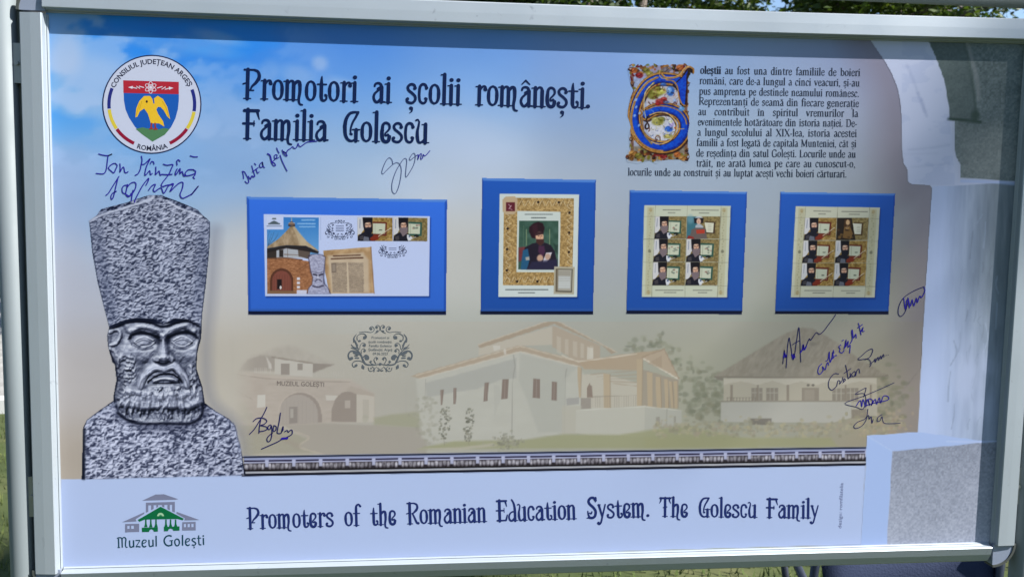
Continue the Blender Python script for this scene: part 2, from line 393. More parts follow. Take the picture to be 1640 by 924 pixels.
SERIF = {' ': (34, []), 'o': glyph(62, *_bo), 'l': glyph(34, *_st(17, 0, 150)), 'i': glyph(34, *_bi, (16, '15,130 19,130')),
 'î': glyph(34, *_bi, ('5>8', '!0,112 17,134'), ('8>5', '!17,134 36,112')),
 'e': glyph(54, ('14>7', '48,22 38,4 24,2 12,20 9,52'), ('13>7', '9,50 14,84 30,98'), ('7>11', '30,98 44,88 47,58'), (6, '!10,56 50,56')),
 's': glyph(50, *_bs), 'ș': glyph(50, *_bs, *_co), 't': glyph(42, *_bt), 'ț': glyph(42, *_bt, *_co),
 'a': glyph(56, *_ba), 'ă': glyph(56, *_ba, *_brv), 'â': glyph(56, *_ba, *_hat),
 'u': glyph(68, (15, '!17,96 17,30'), ('15>6', '17,34 22,6 36,4 48,22'), (15, '!51,2 51,97'), (5, '!2,95 18,95'), (5, '!38,95 52,95'), (5, '!50,3 66,3')),
 'f': glyph(40, *_st(18, 0, 118), ('14>8', '18,112 22,142 36,152 46,142'), (6, '!4,95 40,95')),
 'n': glyph(72, *_n(18)), 'm': glyph(108, *_n(18), (15, '!88,0 88,70'), (5, '!74,2 104,2'), ('6>13', '55,76 66,95 82,95 88,68')),
 'd': glyph(66, *_st(50, 0, 150), ('6>14', '48,84 32,98 16,86 9,50'), ('14>6', '9,52 14,14 28,2 48,20')),
 'r': glyph(48, *_st(18, 0, 98), ('6>14', '20,76 28,94 42,97 44,84')),
 'b': glyph(66, (15, '!16,2 16,150'), (5, '!2,147 16,149'), ('6>14', '18,82 34,98 50,84 56,50'), ('14>6', '56,50 50,14 34,2 18,14')),
 'p': glyph(68, (15, '!18,-44 18,96'), (5, '!3,-42 34,-42'), (5, '!4,94 18,96'), ('6>14', '20,82 36,98 52,84 58,50'), ('14>6', '58,50 52,14 36,2 20,14')),
 'c': glyph(52, ('12>7', '46,82 32,98 16,86 9,50'), ('14>7', '9,52 14,14 28,2 46,16'), (12, '44,80 46,78')),
 'g': glyph(60, ('12>12', '28,98 12,86 12,56 28,44 44,56 44,86 28,98'), (8, '!40,94 58,96'), ('9>12', '22,46 12,32 22,22 44,18 50,-4 40,-32 18,-36 6,-22 12,-4 22,2')),
 'h': glyph(72, *_st(18, 0, 150), (15, '!52,0 52,70'), (5, '!38,2 67,2'), ('6>13', '21,76 32,95 46,95 52,68')),
 'v': glyph(58, (14, '!8,96 29,6'), (7, '!50,96 30,6'), (5, '!0,96 20,96'), (5, '!40,96 60,96')),
 'z': glyph(52, (7, '!6,95 46,95'), (13, '!46,95 6,4'), (7, '!6,4 48,4'), (6, '!7,80 7,96'), (6, '!47,4 47,22')),
 ',': glyph(28, (14, '13,7 15,6'), ('10>3', '17,6 16,-14 8,-24')), '.': glyph(28, (16, '13,8 15,8')),
 '-': glyph(38, (9, '!4,44 34,44')),
 'R': glyph(82, *_st(20, 0, 142), (6, '!6,140 46,140'), ('7>14', '44,140 64,130 64,88 44,76'), (6, '!20,76 46,76'), ('12>14', '40,76 58,36 80,3')),
 'D': glyph(88, *_st(20, 0, 142), (6, '!6,140 42,140'), ('7>15', '40,140 66,130 78,72'), ('15>7', '78,74 66,12 40,2'), (6, '!6,2 42,2')),
 'X': glyph(84, (15, '!12,140 72,2'), (7, '!70,140 12,2'), (5, '!0,140 28,140'), (5, '!56,140 84,140'), (5, '!0,2 26,2'), (5, '!56,2 84,2')),
 'I': glyph(40, *_st(20, 0, 142), (5, '!6,140 34,140')),
 'M': glyph(112, (8, '!18,0 18,142'), (14, '!18,140 54,10'), (8, '!54,8 90,140'), (15, '!92,0 92,142'), (5, '!4,2 32,2'), (5, '!76,2 108,2'), (5, '!4,140 18,140'), (5, '!92,140 108,140')),
 'L': glyph(70, *_st(20, 0, 142), (7, '!8,3 62,3'), (7, '!63,3 66,34')),
 'G': glyph(90, ('10>15', '72,116 58,140 34,138 14,112 11,72'), ('15>8', '11,74 16,22 38,2 62,8 74,20'), (14, '!73,6 73,60'), (5, '!56,60 88,60'), (6, '!74,104 74,136')),
}

def alpha_width(font, s): return sum(font[c][0] for c in s)

def write_line(ink, font, s, p0, p1, xh, col, weight=1.0, justify=False, natural=None, bold_to=0, track=0):
    """set a line between two baseline points; either squeezed to fit or justified by its spaces"""
    p0, p1 = np.asarray(p0, float), np.asarray(p1, float); d = p1 - p0; L = np.hypot(*d); d = d / L
    n = np.array([d[1], -d[0]]); k = xh / 100.0
    adv = [font[c][0] + track for c in s]
    kx = k
    if justify:
        sp = s.count(' '); units = sum(a for a, c in zip(adv, s) if c != ' ')
        kx = min(k * 1.32, L / (units + 44 * sp)); used = units * kx
        space = (L - used) / max(sp, 1)
    else:
        kx = L / sum(adv); space = None
    u = 0.0
    for q, (c, a) in enumerate(zip(s, adv)):
        if c == ' ' and justify: u += space; continue
        for pts, w, sm in font[c][1]:
            pp = p0 + np.outer(u + pts[:, 0] * kx, d) + np.outer(pts[:, 1] * k, n)
            ink.stroke(pp, w * (k + kx) / 2 * weight * (1.5 if q < bold_to else 1.0), col, smooth=sm, n=3, cap=(xh > 20 or (len(pts) == 2 and np.hypot(*(pts[1] - pts[0])) < 6)))
        u += a * kx
# ---------------------------------------------------------------- what is printed on the sheet
cv = Canvas(70, 10, 1650, 915)
GX, GY = np.meshgrid(cv.x0 + np.arange(cv.w), cv.y0 + np.arange(cv.h))

def sky_print():
    """the printed sky: blue at the top left, cream towards the bottom"""
    k = [(80,30,48,148,246),(80,150,120,185,240),(80,300,165,188,225),(80,450,188,193,206),(80,600,190,186,184),(80,760,182,172,158),
         (240,40,44,140,244),(240,200,120,178,238),(240,330,150,185,222),(370,40,58,142,238),(370,250,140,178,224),(370,420,202,202,200),(370,600,194,188,174),
         (560,60,76,142,232),(560,150,115,170,235),(560,250,176,200,226),(560,420,203,204,202),(560,560,184,182,170),
         (740,60,105,158,232),(740,150,140,185,240),(740,250,196,208,222),(740,420,200,201,195),(740,560,176,179,168),
         (960,80,130,168,228),(960,170,140,172,216),(960,270,176,188,202),(960,430,172,178,182),(960,560,170,175,160),
         (1120,80,150,182,228),(1120,200,165,188,214),(1120,300,166,180,196),(1120,450,168,173,168),(1120,600,170,174,150),
         (1280,85,158,180,218),(1280,200,160,178,200),(1280,320,160,172,182),(1280,480,168,169,154),(1280,600,164,168,150),
         (1400,90,140,150,184),(1400,200,156,162,180),(1430,320,158,164,170),(1440,480,160,160,148),(1440,640,168,158,128),
         (1500,80,150,160,190),(1600,300,150,160,180),(1600,800,160,180,220)]
    k = np.array(k, float); S, Wt = 0, 0
    for x, y, r, g, b in k:
        w = np.exp(-(((GX - x) / 95) ** 2 + ((GY - y) / 80) ** 2)) + 1e-9
        S = S + w[..., None] * np.array([r, g, b]); Wt = Wt + w
    cv.a[:] = S / Wt[..., None]
    # printed clouds
    f = fbm(GX + 0.5 * GY, GY - 0.15 * GX, 105, 64, 3, 5)
    reach = np.clip((560 - GX) / 330, 0, 1) * np.clip((330 - GY) / 120, 0, 1)
    f = f + (fbm(GX + .3 * GY, GY, 28, 18, 5, 3) - .5) * .22
    c = np.clip((f - 0.49) * 7.0, 0, 1); c = c * c * (3 - 2 * c)
    cv.mix((slice(None), slice(None)), c * reach * 0.60, (176, 205, 246))
    d = np.clip((0.49 - f) * 6, 0, 1)
    cv.mix((slice(None), slice(None)), d * reach * 0.85 * np.clip((250 - GY) / 150, 0, 1), (36, 148, 250))
    f2 = fbm(GX, GY, 170, 80, 21, 4)
    for bx, by, rx, ry, a in [(735, 225, 90, 40, .35), (655, 290, 60, 30, .25), (105, 90, 26, 40, .8), (250, 70, 60, 12, .3), (165, 120, 70, 26, .45),
                              (130, 160, 60, 22, .4), (512, 102, 12, 11, .45), (545, 135, 24, 10, .3), (430, 118, 14, 20, .25), (350, 60, 40, 9, .5),
                              (330, 75, 50, 14, .35), (475, 120, 30, 14, .3), (260, 205, 120, 30, .25)]:
        cv.blob(bx, by, rx, ry, (196, 212, 238), a * (.75 if bx < 420 else 1), 1.2, 0.25)
    cv.a += ((f2 - 0.5) * 10)[..., None]
    # the mauve halo printed beside the arch
    for p, r in [([(1388, 60), (1410, 95), (1430, 140), (1440, 190), (1442, 270), (1460, 305), (1486, 310), (1482, 430), (1474, 560), (1466, 692)], 70)]:
        cv.stroke(p, r, (138, 128, 140), 0.55, 26)
    # halo beside the bust
    cv.stroke([(345, 370), (338, 470), (330, 560), (338, 640), (385, 690), (397, 750)], 12, (120, 124, 140), 0.55, 13)
sky_print()
bgcv = Canvas(70, 10, 1650, 915); bgcv.a[:] = cv.a       # the bare background, kept for the big sheet

TAN, LT = (190, 168, 142), (186, 190, 182)
def gate_picture():
    g = crop(360, 500, 3.553)
    hz = lambda X, Y: np.stack([np.full(X.shape, v) for v in (176, 168, 158)], -1) + ((fbm(X, Y, 7, 12, 5, 3) - .5) * 26)[..., None]
    cv.poly(g((75,335),(100,290),(150,250),(215,235),(280,205),(330,190),(400,195),(470,225),(560,270),(622,295),(560,320),(500,342),(300,330)), 0, .55, 5, hz)
    cv.poly(g((78,335),(130,270),(200,245),(290,250),(285,335)), (150,138,130), .5, 2)
    cv.poly(g((500,290),(622,297),(560,322),(500,345)), (138,124,116), .7, 1.5)
    cv.poly(g((285,255),(500,290),(498,370),(282,350)), (196,194,186), .9, 1)
    cv.stroke(g((270,255),(400,275),(500,290)), 2.5, (140,125,112), .7)
    for x0, x1, y0, y1 in [(318,368,290,355),(415,442,290,330)]:
        cv.poly(g((x0,y0),(x1,y0+3),(x1,y1),(x0,y1)), (146,134,126), .85, .7)
    cv.poly(g((235,250),(262,290),(270,322),(250,318)), (206,204,198), .8, 1)
    for x in range(160, 270, 11): cv.stroke(g((x,318),(x,344)), .8, (205,203,196), .7)
    for x in range(520, 680, 14): cv.stroke(g((x,340),(x+4,366)), .8, (196,190,182), .6)
    wall = lambda X, Y: np.stack([np.full(X.shape, v) for v in (187, 172, 160)], -1) + ((fbm(X, Y, 16, 5, 9, 3) - .5) * 14)[..., None]
    cv.poly(g((10,345),(90,338),(300,360),(560,380),(720,385),(850,462),(852,620),(560,630),(300,650),(10,660)), 0, .85, 4, wall)
    cv.stroke(g((60,342),(200,362),(450,378),(720,385)), 2.2, (196,182,168), .8)
    cv.stroke(g((60,350),(200,372),(450,388),(715,396)), 1.2, (150,134,122), .6)
    cv.stroke(g((30,420),(160,498)), 1, (158,142,130), .5); cv.stroke(g((30,455),(150,490)), 1, (158,142,130), .4)
    a = np.linspace(math.pi, 0, 14)
    arch = np.stack([430 + 122 * np.cos(a), 575 - 122 * np.sin(a)], 1); arch = np.vstack([[(308, 640)], arch, [(552, 626)]])
    cv.poly(g(*arch), (150,134,126), .8, 1)
    arch2 = np.stack([418 + 112 * np.cos(a), 580 - 112 * np.sin(a)], 1); arch2 = np.vstack([[(308, 640)], arch2, [(530, 630)]])
    cv.poly(g(*arch2), (176,166,158), .9, 1)
    for x in range(330, 530, 22): cv.stroke(g((x,500),(x,632)), .6, (160,150,142), .5)
    cv.stroke(g(*(arch[1:-1])), 2.5, (200,186,174), .6)
    cv.poly(g((366,540),(415,538),(415,630),(366,634)), (146,136,130), .9, .7); cv.poly(g((372,548),(392,548),(392,600),(372,600)), (180,176,168), .8, .6)
    cv.poly(g((186,470),(230,466),(230,540),(184,543)), (206,206,200), .9, .8)
    cv.poly(g((575,472),(640,474),(632,500),(578,500)), (204,202,194), .8, .8)
    cv.poly(g((605,620),(607,560),(625,500),(660,460),(700,448),(750,462),(750,622)), (152,136,126), .85, 1)
    cv.poly(g((684,500),(716,500),(716,545),(684,545)), (184,172,162), .9, .7)
    cv.poly(g((690,440),(720,420),(850,462),(850,480),(745,462)), (180,166,152), .9, 1)
    cv.poly(g((750,465),(850,478),(850,622),(752,624)), (196,190,176), .9, 1); cv.poly(g((786,495),(820,496),(820,600),(786,600)), (182,176,162), .8, .7)
    for x in (910, 1030): cv.stroke(g((x,430),(x,575)), 1.2, (172,172,166), .6)
    cv.poly(g((850,600),(950,580),(1130,562),(1150,660),(850,640)), (164,168,130), .85, 3)
    cv.poly(g((330,640),(560,632),(850,640),(1150,658),(1150,810),(560,810),(480,780),(430,760),(480,720),(400,680)), (168,160,148), .8, 2)
    cv.poly(g((70,640),(300,650),(410,690),(478,720),(425,762),(540,800),(100,812)), (160,158,132), .75, 4)
    cv.stroke(g((400,680),(478,712),(425,764),(560,806)), 3, (190,178,160), .7)
    cv.stroke(g((90,690),(200,680),(330,720),(420,760)), 8, (166,150,134), .5, 3)
    for x, y, r in [(130,600,30),(90,560,40),(800,605,18)]:
        cv.blob(*g((x,y))[0], r/3.5, r/3, (170,172,150), .5, .8)

def manor_picture():
    g = crop(640, 490, 3.422); h = crop(900, 490, 3.422)
    # trees behind the porch
    for x, y, r in [(470,215,70),(540,205,60),(600,270,60),(660,330,70),(740,390,90),(800,480,90),(700,470,80),(760,560,80),(860,430,60),(400,235,50)]:
        for q in range(16):
            a = RNG.uniform(0, 6.28); d = r * math.sqrt(RNG.random())
            cv.blob(*h((x + d * math.cos(a), y + d * math.sin(a)))[0], RNG.uniform(2, 6), RNG.uniform(2, 4.5), [(122,134,104),(144,154,122),(136,138,108),(110,120,96),(158,164,136)][q % 5], .5, .9)
    cv.poly(g((430,212),(845,72),(1190,252),(1160,262),(1110,215),(848,98),(440,232)), (178,152,122), .95, 1)
    cv.stroke(g((430,212),(845,72),(1190,252)), 1.6, (204,188,164), .9, smooth=False)
    cv.poly(g((436,232),(835,112),(838,210),(660,218),(434,272)), (196,186,166), .9, 1)
    cv.poly(g((836,105),(1100,216),(1100,305),(980,310),(836,222)), (186,164,138), .95, 1)
    for x in (862, 905, 950, 990, 1042): cv.poly(g((x,165+(x-862)*.28),(x+22,172+(x-862)*.28),(x+22,262+(x-862)*.2),(x,255+(x-862)*.2)), (200,190,170), .6, .8)
    cv.poly(g((1030,222),(1062,234),(1060,296),(1028,292)), (214,212,200), .7, .7)
    wall = lambda X, Y: np.stack([np.full(X.shape, v) for v in (188, 192, 182)], -1) + ((fbm(X, Y, 26, 14, 33, 3) - .5) * 8)[..., None]
    cv.poly(g((90,400),(200,360),(660,232),(985,318),(985,330),(1100,545),(1100,690),(900,700),(660,735),(220,765),(120,720)), 0, .95, 3, wall)
    cv.poly(g((140,420),(300,380),(640,285),(640,395),(560,402),(420,455),(310,470),(150,500)), (166,172,168), .75, 2)
    cv.poly(g((660,262),(975,335),(910,400),(905,690),(760,690),(700,520),(650,400)), (172,178,170), .6, 3)
    cv.poly(g((515,430),(548,440),(556,505),(520,600)), (176,180,172), .5, 2)
    cv.poly(g((60,385),(100,370),(660,214),(985,300),(1180,290),(1180,322),(985,330),(662,246),(110,396)), (186,160,130), .95, 1)
    cv.stroke(g((90,380),(660,220),(985,305)), 1.6, (206,192,168), .9, smooth=False)
    cv.stroke(g((110,398),(662,250),(985,332)), 2.2, (206,196,178), .8, smooth=False)
    for q in [((222,460),(241,458),(234,542),(224,544)), ((297,448),(314,447),(306,536),(293,538)), ((464,418),(490,416),(482,518),(459,521)),
              ((562,403),(597,400),(592,508),(557,511)), ((732,396),(771,399),(768,507),(729,504)), ((834,412),(863,415),(862,517),(832,515))]:
        cv.poly(g(*q), (138,112,102), .95, .7); c = np.mean(q, 0)
        cv.stroke(g((c[0], q[0][1] + 4), (c[0] - 2, q[2][1] - 4)), .7, (170,150,140), .8)
    for p in [((142,405),(140,500)), ((625,270),(632,330),(618,420),(614,700)), ((915,345),(908,400),(905,695))]: cv.stroke(g(*p), 1.2, (150,148,144), .85, smooth=False)
    cv.poly(g((510,215),(552,215),(552,236),(515,246)), (206,204,196), .8, .7); cv.stroke(g((576,240),(578,262)), 3, (210,206,196), .8)
    # the porch
    cv.poly(h((90,300),(410,255),(550,238),(440,290),(415,350),(120,345)), (190,160,124), .95, 1)
    cv.stroke(h((0,270),(90,305),(410,262)), 2, (214,200,178), .9, smooth=False)
    cv.poly(h((440,282),(560,238),(640,395),(455,300)), (194,166,134), .95, 1)
    cv.stroke(h((450,290),(638,400)), 2.2, (220,208,188), .9); cv.stroke(h((440,280),(560,236),(640,395)), 2, (176,146,114), .9, smooth=False)
    cv.poly(h((470,315),(550,345),(545,270)), (178,148,116), .6, 1)
    cv.poly(h((105,375),(230,372),(410,420),(410,548),(108,562)), (196,190,172), .9, 1)
    for y in range(0, 5): cv.stroke(h((160 + y * 30, 375 + y * 12), (420, 352 + y * 22)), 1.3, (176,150,122), .7)
    cv.poly(h((440,345),(640,405),(640,560),(440,548)), (168,150,128), .8, 1)
    for q in [((84,330),(108,340),(104,500),(94,500)), ((228,370),(264,374),(266,556),(230,556)), ((408,290),(442,292),(438,548),(412,548)),
              ((466,360),(496,366),(496,552),(470,552)), ((512,385),(540,392),(545,556),(520,556)), ((558,400),(580,404),(586,558),(566,558)),
              ((586,410),(604,414),(612,560),(596,560)), ((610,412),(632,410),(634,562),(618,562))]:
        cv.poly(h(*q), (198,170,128), .95, .8); cv.stroke(h(q[1], q[2]), .8, (160,132,100), .8)
    cv.poly(h((138,500),(138,450),(150,422),(164,440),(168,500)), (146,118,104), .9, .8)
    cv.poly(h((104,505),(160,505),(160,562),(104,564)), (150,138,130), .8, .8); cv.poly(h((24,508),(94,498),(94,538),(26,545)), (158,158,160), .8, .8)
    for x in range(170, 410, 13): cv.stroke(h((x, 494), (x, 552)), .7, (150,140,128), .55)
    cv.stroke(h((165,497),(410,488)), 1, (150,136,120), .7)
    cv.poly(h((0,545),(108,548),(80,700),(0,705)), (186,184,168), .8, 2)
    cv.poly(h((78,572),(250,560),(455,545),(455,715),(150,708),(75,695)), (190,192,180), .95, 1)
    cv.poly(h((455,548),(655,572),(658,640),(545,712),(452,715)), (180,184,174), .95, 1)
    cv.stroke(h((80,572),(250,560),(455,549),(655,572)), 1.4, (206,206,194), .9, smooth=False)
    cv.poly(h((516,610),(536,606),(538,650),(518,652)), (154,148,136), .8, .8); cv.poly(h((612,602),(624,602),(624,636),(612,638)), (154,148,136), .8, .8)
    cv.stroke(h((575,565),(572,650)), 1, (150,150,140), .7); cv.stroke(h((560,662),(640,654)), 3, (166,164,154), .7)
    # lawn and small trees
    cv.poly(g((140,770),(300,740),(520,735),(660,735),(900,702),(1200,705),(1560,650),(1960,740),(1960,775),(100,785)), (164,170,112), .9, 3)
    cv.poly(g((100,782),(350,770),(510,750),(540,765),(330,790)), (190,184,166), .7, 2)
    for cx, cy, w, hh in [(245,650,36,100),(380,650,32,90)]:
        cv.stroke(g((cx - 4, cy + 60), (cx, cy + 110)), 1.4, (140,134,118), .8)
        for q in range(70):
            v = RNG.uniform(-1, 1); u = RNG.uniform(-1, 1) * (1 - .55 * abs(v + .1))
            cv.blob(*g((cx + u * w + (-v) * 8, cy + v * hh))[0], RNG.uniform(1, 2.4), RNG.uniform(1, 2), [(104,106,90),(130,132,108),(92,96,80),(150,150,126)][q % 4], .6, .8)
    for q in range(120):
        x = RNG.normal(590, 42); y = 745 + RNG.normal(0, 20)
        cv.blob(*g((x, y))[0], RNG.uniform(1.2, 3), RNG.uniform(1, 2.4), [(128,130,110),(150,152,128),(164,164,140)][q % 3], .5, .8)
    for q in range(90):
        x = RNG.normal(150, 34); y = RNG.uniform(500, 760)
        cv.blob(*g((x, y))[0], RNG.uniform(1.5, 4), RNG.uniform(1.5, 3), [(172,172,154),(156,156,136)][q % 2], .4, .9)

def house_picture():
    g = crop(1120, 490, 3.421)
    for x, y, r in [(30,430,95),(60,520,90),(10,560,80),(90,580,60),(1040,400,90),(1090,480,80),(1000,520,80),(1060,590,70),(960,590,60)]:
        for q in range(16):
            a = RNG.uniform(0, 6.28); d = r * math.sqrt(RNG.random())
            cv.blob(*g((x + d * math.cos(a), y + d * math.sin(a)))[0], RNG.uniform(3, 7), RNG.uniform(2.5, 5), [(126,136,106),(144,150,120),(136,136,104),(114,122,96)][q % 4], .46, .9)
    roof = lambda X, Y: np.stack([np.full(X.shape, v) for v in (156, 145, 128)], -1) + ((fbm(X + Y * .5, Y, 5, 9, 15, 3) - .5) * 30)[..., None]
    cv.poly(g((80,385),(220,300),(360,215),(470,150),(560,118),(620,122),(740,190),(880,290),(1030,378),(960,386),(500,392)), 0, .9, 2, roof)
    cv.blob(*g((622, 208))[0], 6, 3, (134,126,116), .7, .8)
    cv.stroke(g((84,387),(500,392),(960,386),(1030,378)), 2.2, (136,124,112), .9)
    cv.poly(g((85,388),(130,392),(130,408),(100,404)), (130,118,106), .8, 1)
    cv.poly(g((132,394),(972,392),(975,520),(132,524)), (190,182,160), .92, 1)
    cv.poly(g((134,398),(972,396),(972,428),(880,410),(800,430),(720,408),(640,432),(560,410),(480,432),(400,408),(320,432),(230,410),(134,430)), (204,198,180), .8, 1)
    cv.poly(g((120,526),(835,524),(835,610),(720,640),(118,632)), (186,188,182), .92, 1)
    cv.poly(g((835,524),(975,520),(975,600),(835,605)), (190,186,170), .8, 1)
    for x0, x1, y0, y1 in [(284,346,448,516),(366,432,448,518),(728,800,452,518),(806,872,450,516)]:
        cv.poly(g((x0,y0),(x1,y0),(x1,y1),(x0,y1)), (146,134,120), .85, .8)
        for q in range(1, 3):
            xx = x0 + (x1 - x0) * q / 3; cv.stroke(g((xx,y0+4),(xx,y1-3)), 1.6, (186,180,164), .8)
        cv.stroke(g((x0+4,(y0+y1)/2-8),(x1-4,(y0+y1)/2-8)), 1.2, (186,180,164), .8)
    cv.poly(g((562,446),(655,446),(655,520),(562,520)), (152,138,122), .9, .8); cv.poly(g((578,458),(632,458),(632,520),(578,520)), (168,156,138), .8, .8)
    for x in (596, 624): cv.blob(*g((x, 433))[0], 2.6, 2.2, (112,104,96), .9, .5)
    for x in (176, 320, 484, 800, 938): cv.poly(g((x-5,430),(x+6,430),(x+6,520),(x-5,520)), (150,134,118), .9, .7)
    for x in range(155, 310, 17): cv.stroke(g((x,500),(x,520)), 1.0, (140,124,110), .8)
    cv.stroke(g((150,501),(312,500)), 1.2, (136,122,108), .9); cv.stroke(g((122,522),(975,520)), 1.6, (150,140,126), .9)
    cv.poly(g((276,614),(396,614),(396,650),(290,648)), (120,112,104), .85, 1); cv.poly(g((834,566),(915,560),(915,610),(836,614)), (140,128,112), .8, 1.5)
    for q in range(420):
        x = RNG.uniform(-250, 1120); y = 672 + RNG.normal(0, 26) - (10 if x > 700 else 0)
        cv.blob(*g((x, y))[0], RNG.uniform(1.5, 4.5), RNG.uniform(1.5, 3.5), [(166,160,122),(182,176,140),(150,148,116),(176,160,132),(190,180,130),(158,158,130)][q % 6], .62, .9)
    for q in range(60):
        cv.blob(*g((RNG.uniform(880, 1170), RNG.uniform(570, 740)))[0], RNG.uniform(1.5, 4), RNG.uniform(1.5, 4), [(196,170,126),(190,150,120),(176,168,110)][q % 3], .4, .9)
    cv.poly(g((-300,718),(720,720),(760,770),(-300,775)), (166,170,110), .9, 4)

gate_picture(); manor_picture(); house_picture()
_g = cv.a[495:725, 302:1410]; _g += (_g.mean(-1, keepdims=True) * np.array([1.04, 1.0, .92]) - _g) * .45
_v = cv.a[(505 - 10):(735 - 10), (372 - 70):(1480 - 70)]; _v += (bgcv.a[495:725, 302:1410] - _v) * (0.12 + 0.88 * np.clip(1 - (np.arange(372, 1480) - 374) / 34.0, 0, 1)[None, :, None])

# ---- footer, moulding
FOOT = [(99, 767), (392, 759.5), (800, 750.5), (1386, 742), (1379, 871), (101, 908)]
cv.poly(FOOT + [(80, 910), (80, 768)], (186, 204, 240), 1, .6)
def moulding():
    top = lambda x: 731.5 + (x - 392) * (716.5 - 731.5) / (1386 - 392)
    hgt = lambda x: 27.5 + (x - 392) * (25.5 - 27.5) / 994
    w = cv.win(388, 712, 1388, 764); X, Y = w[2], w[3]
    v = (Y - top(X)) / hgt(X); per = 43.5 - (X - 392) * 0.0035; u = ((X - 426.5) / per) % 1.0
    c = np.zeros(X.shape + (3,)); c[:] = (158, 166, 200)
    def put(mask, col): c[...] = c + (np.asarray(col, float) - c) * np.clip(mask, 0, 1)[..., None]
    bnd = lambda a, b, s=.03: np.clip((v - a) / s + .5, 0, 1) * np.clip((b - v) / s + .5, 0, 1)
    put(bnd(-.05, .06), (40, 46, 66))
    gap = np.clip((np.abs(u - .02) - .045) / .04, 0, 1) * np.clip((np.abs(u - 1.02) - .045) / .04, 0, 1)
    put(bnd(.19, .29) * gap, (52, 48, 74)); put(bnd(.31, .36) * gap, (190, 192, 216)); put(bnd(.36, .40) * gap, (90, 84, 104))
    n1 = fbm(X, Y, 5, 7, 51, 2); leaf = 0
    for cu, cw, cvv, ch in [(.13,.05,.58,.15),(.27,.07,.60,.12),(.42,.075,.56,.15),(.58,.075,.60,.14),(.74,.07,.56,.13),(.88,.055,.60,.15)]:
        leaf = np.maximum(leaf, np.clip(1.45 - np.sqrt(((u - cu) / (cw * 1.12)) ** 2 + ((v - cvv + .04) / (ch * 1.25)) ** 2), 0, 1))
    body = bnd(.38, .83, .05)
    put(body, (34, 29, 34)); put(body * leaf * (.6 + .9 * (n1 - .4)), (214, 212, 220))
    put(body * np.clip((np.sin(u * 46 + v * 9) - .35) * 1.2, 0, .22) * np.clip(1.3 - v, 0, 1), (178, 176, 190))
    put(bnd(.19, .60, .08) * (1 - gap) * .95, (188, 192, 218))
    put(bnd(.76, .86, .05), (26, 22, 24)); put(bnd(.86, .99), (182, 184, 190)); put(bnd(.97, 1.13), (18, 20, 36))
    al = np.clip((1.12 - v) * hgt(X) + .5, 0, 1) * np.clip((v + .06) * hgt(X) + .5, 0, 1)
    cv.mix(w, al, c)
moulding()

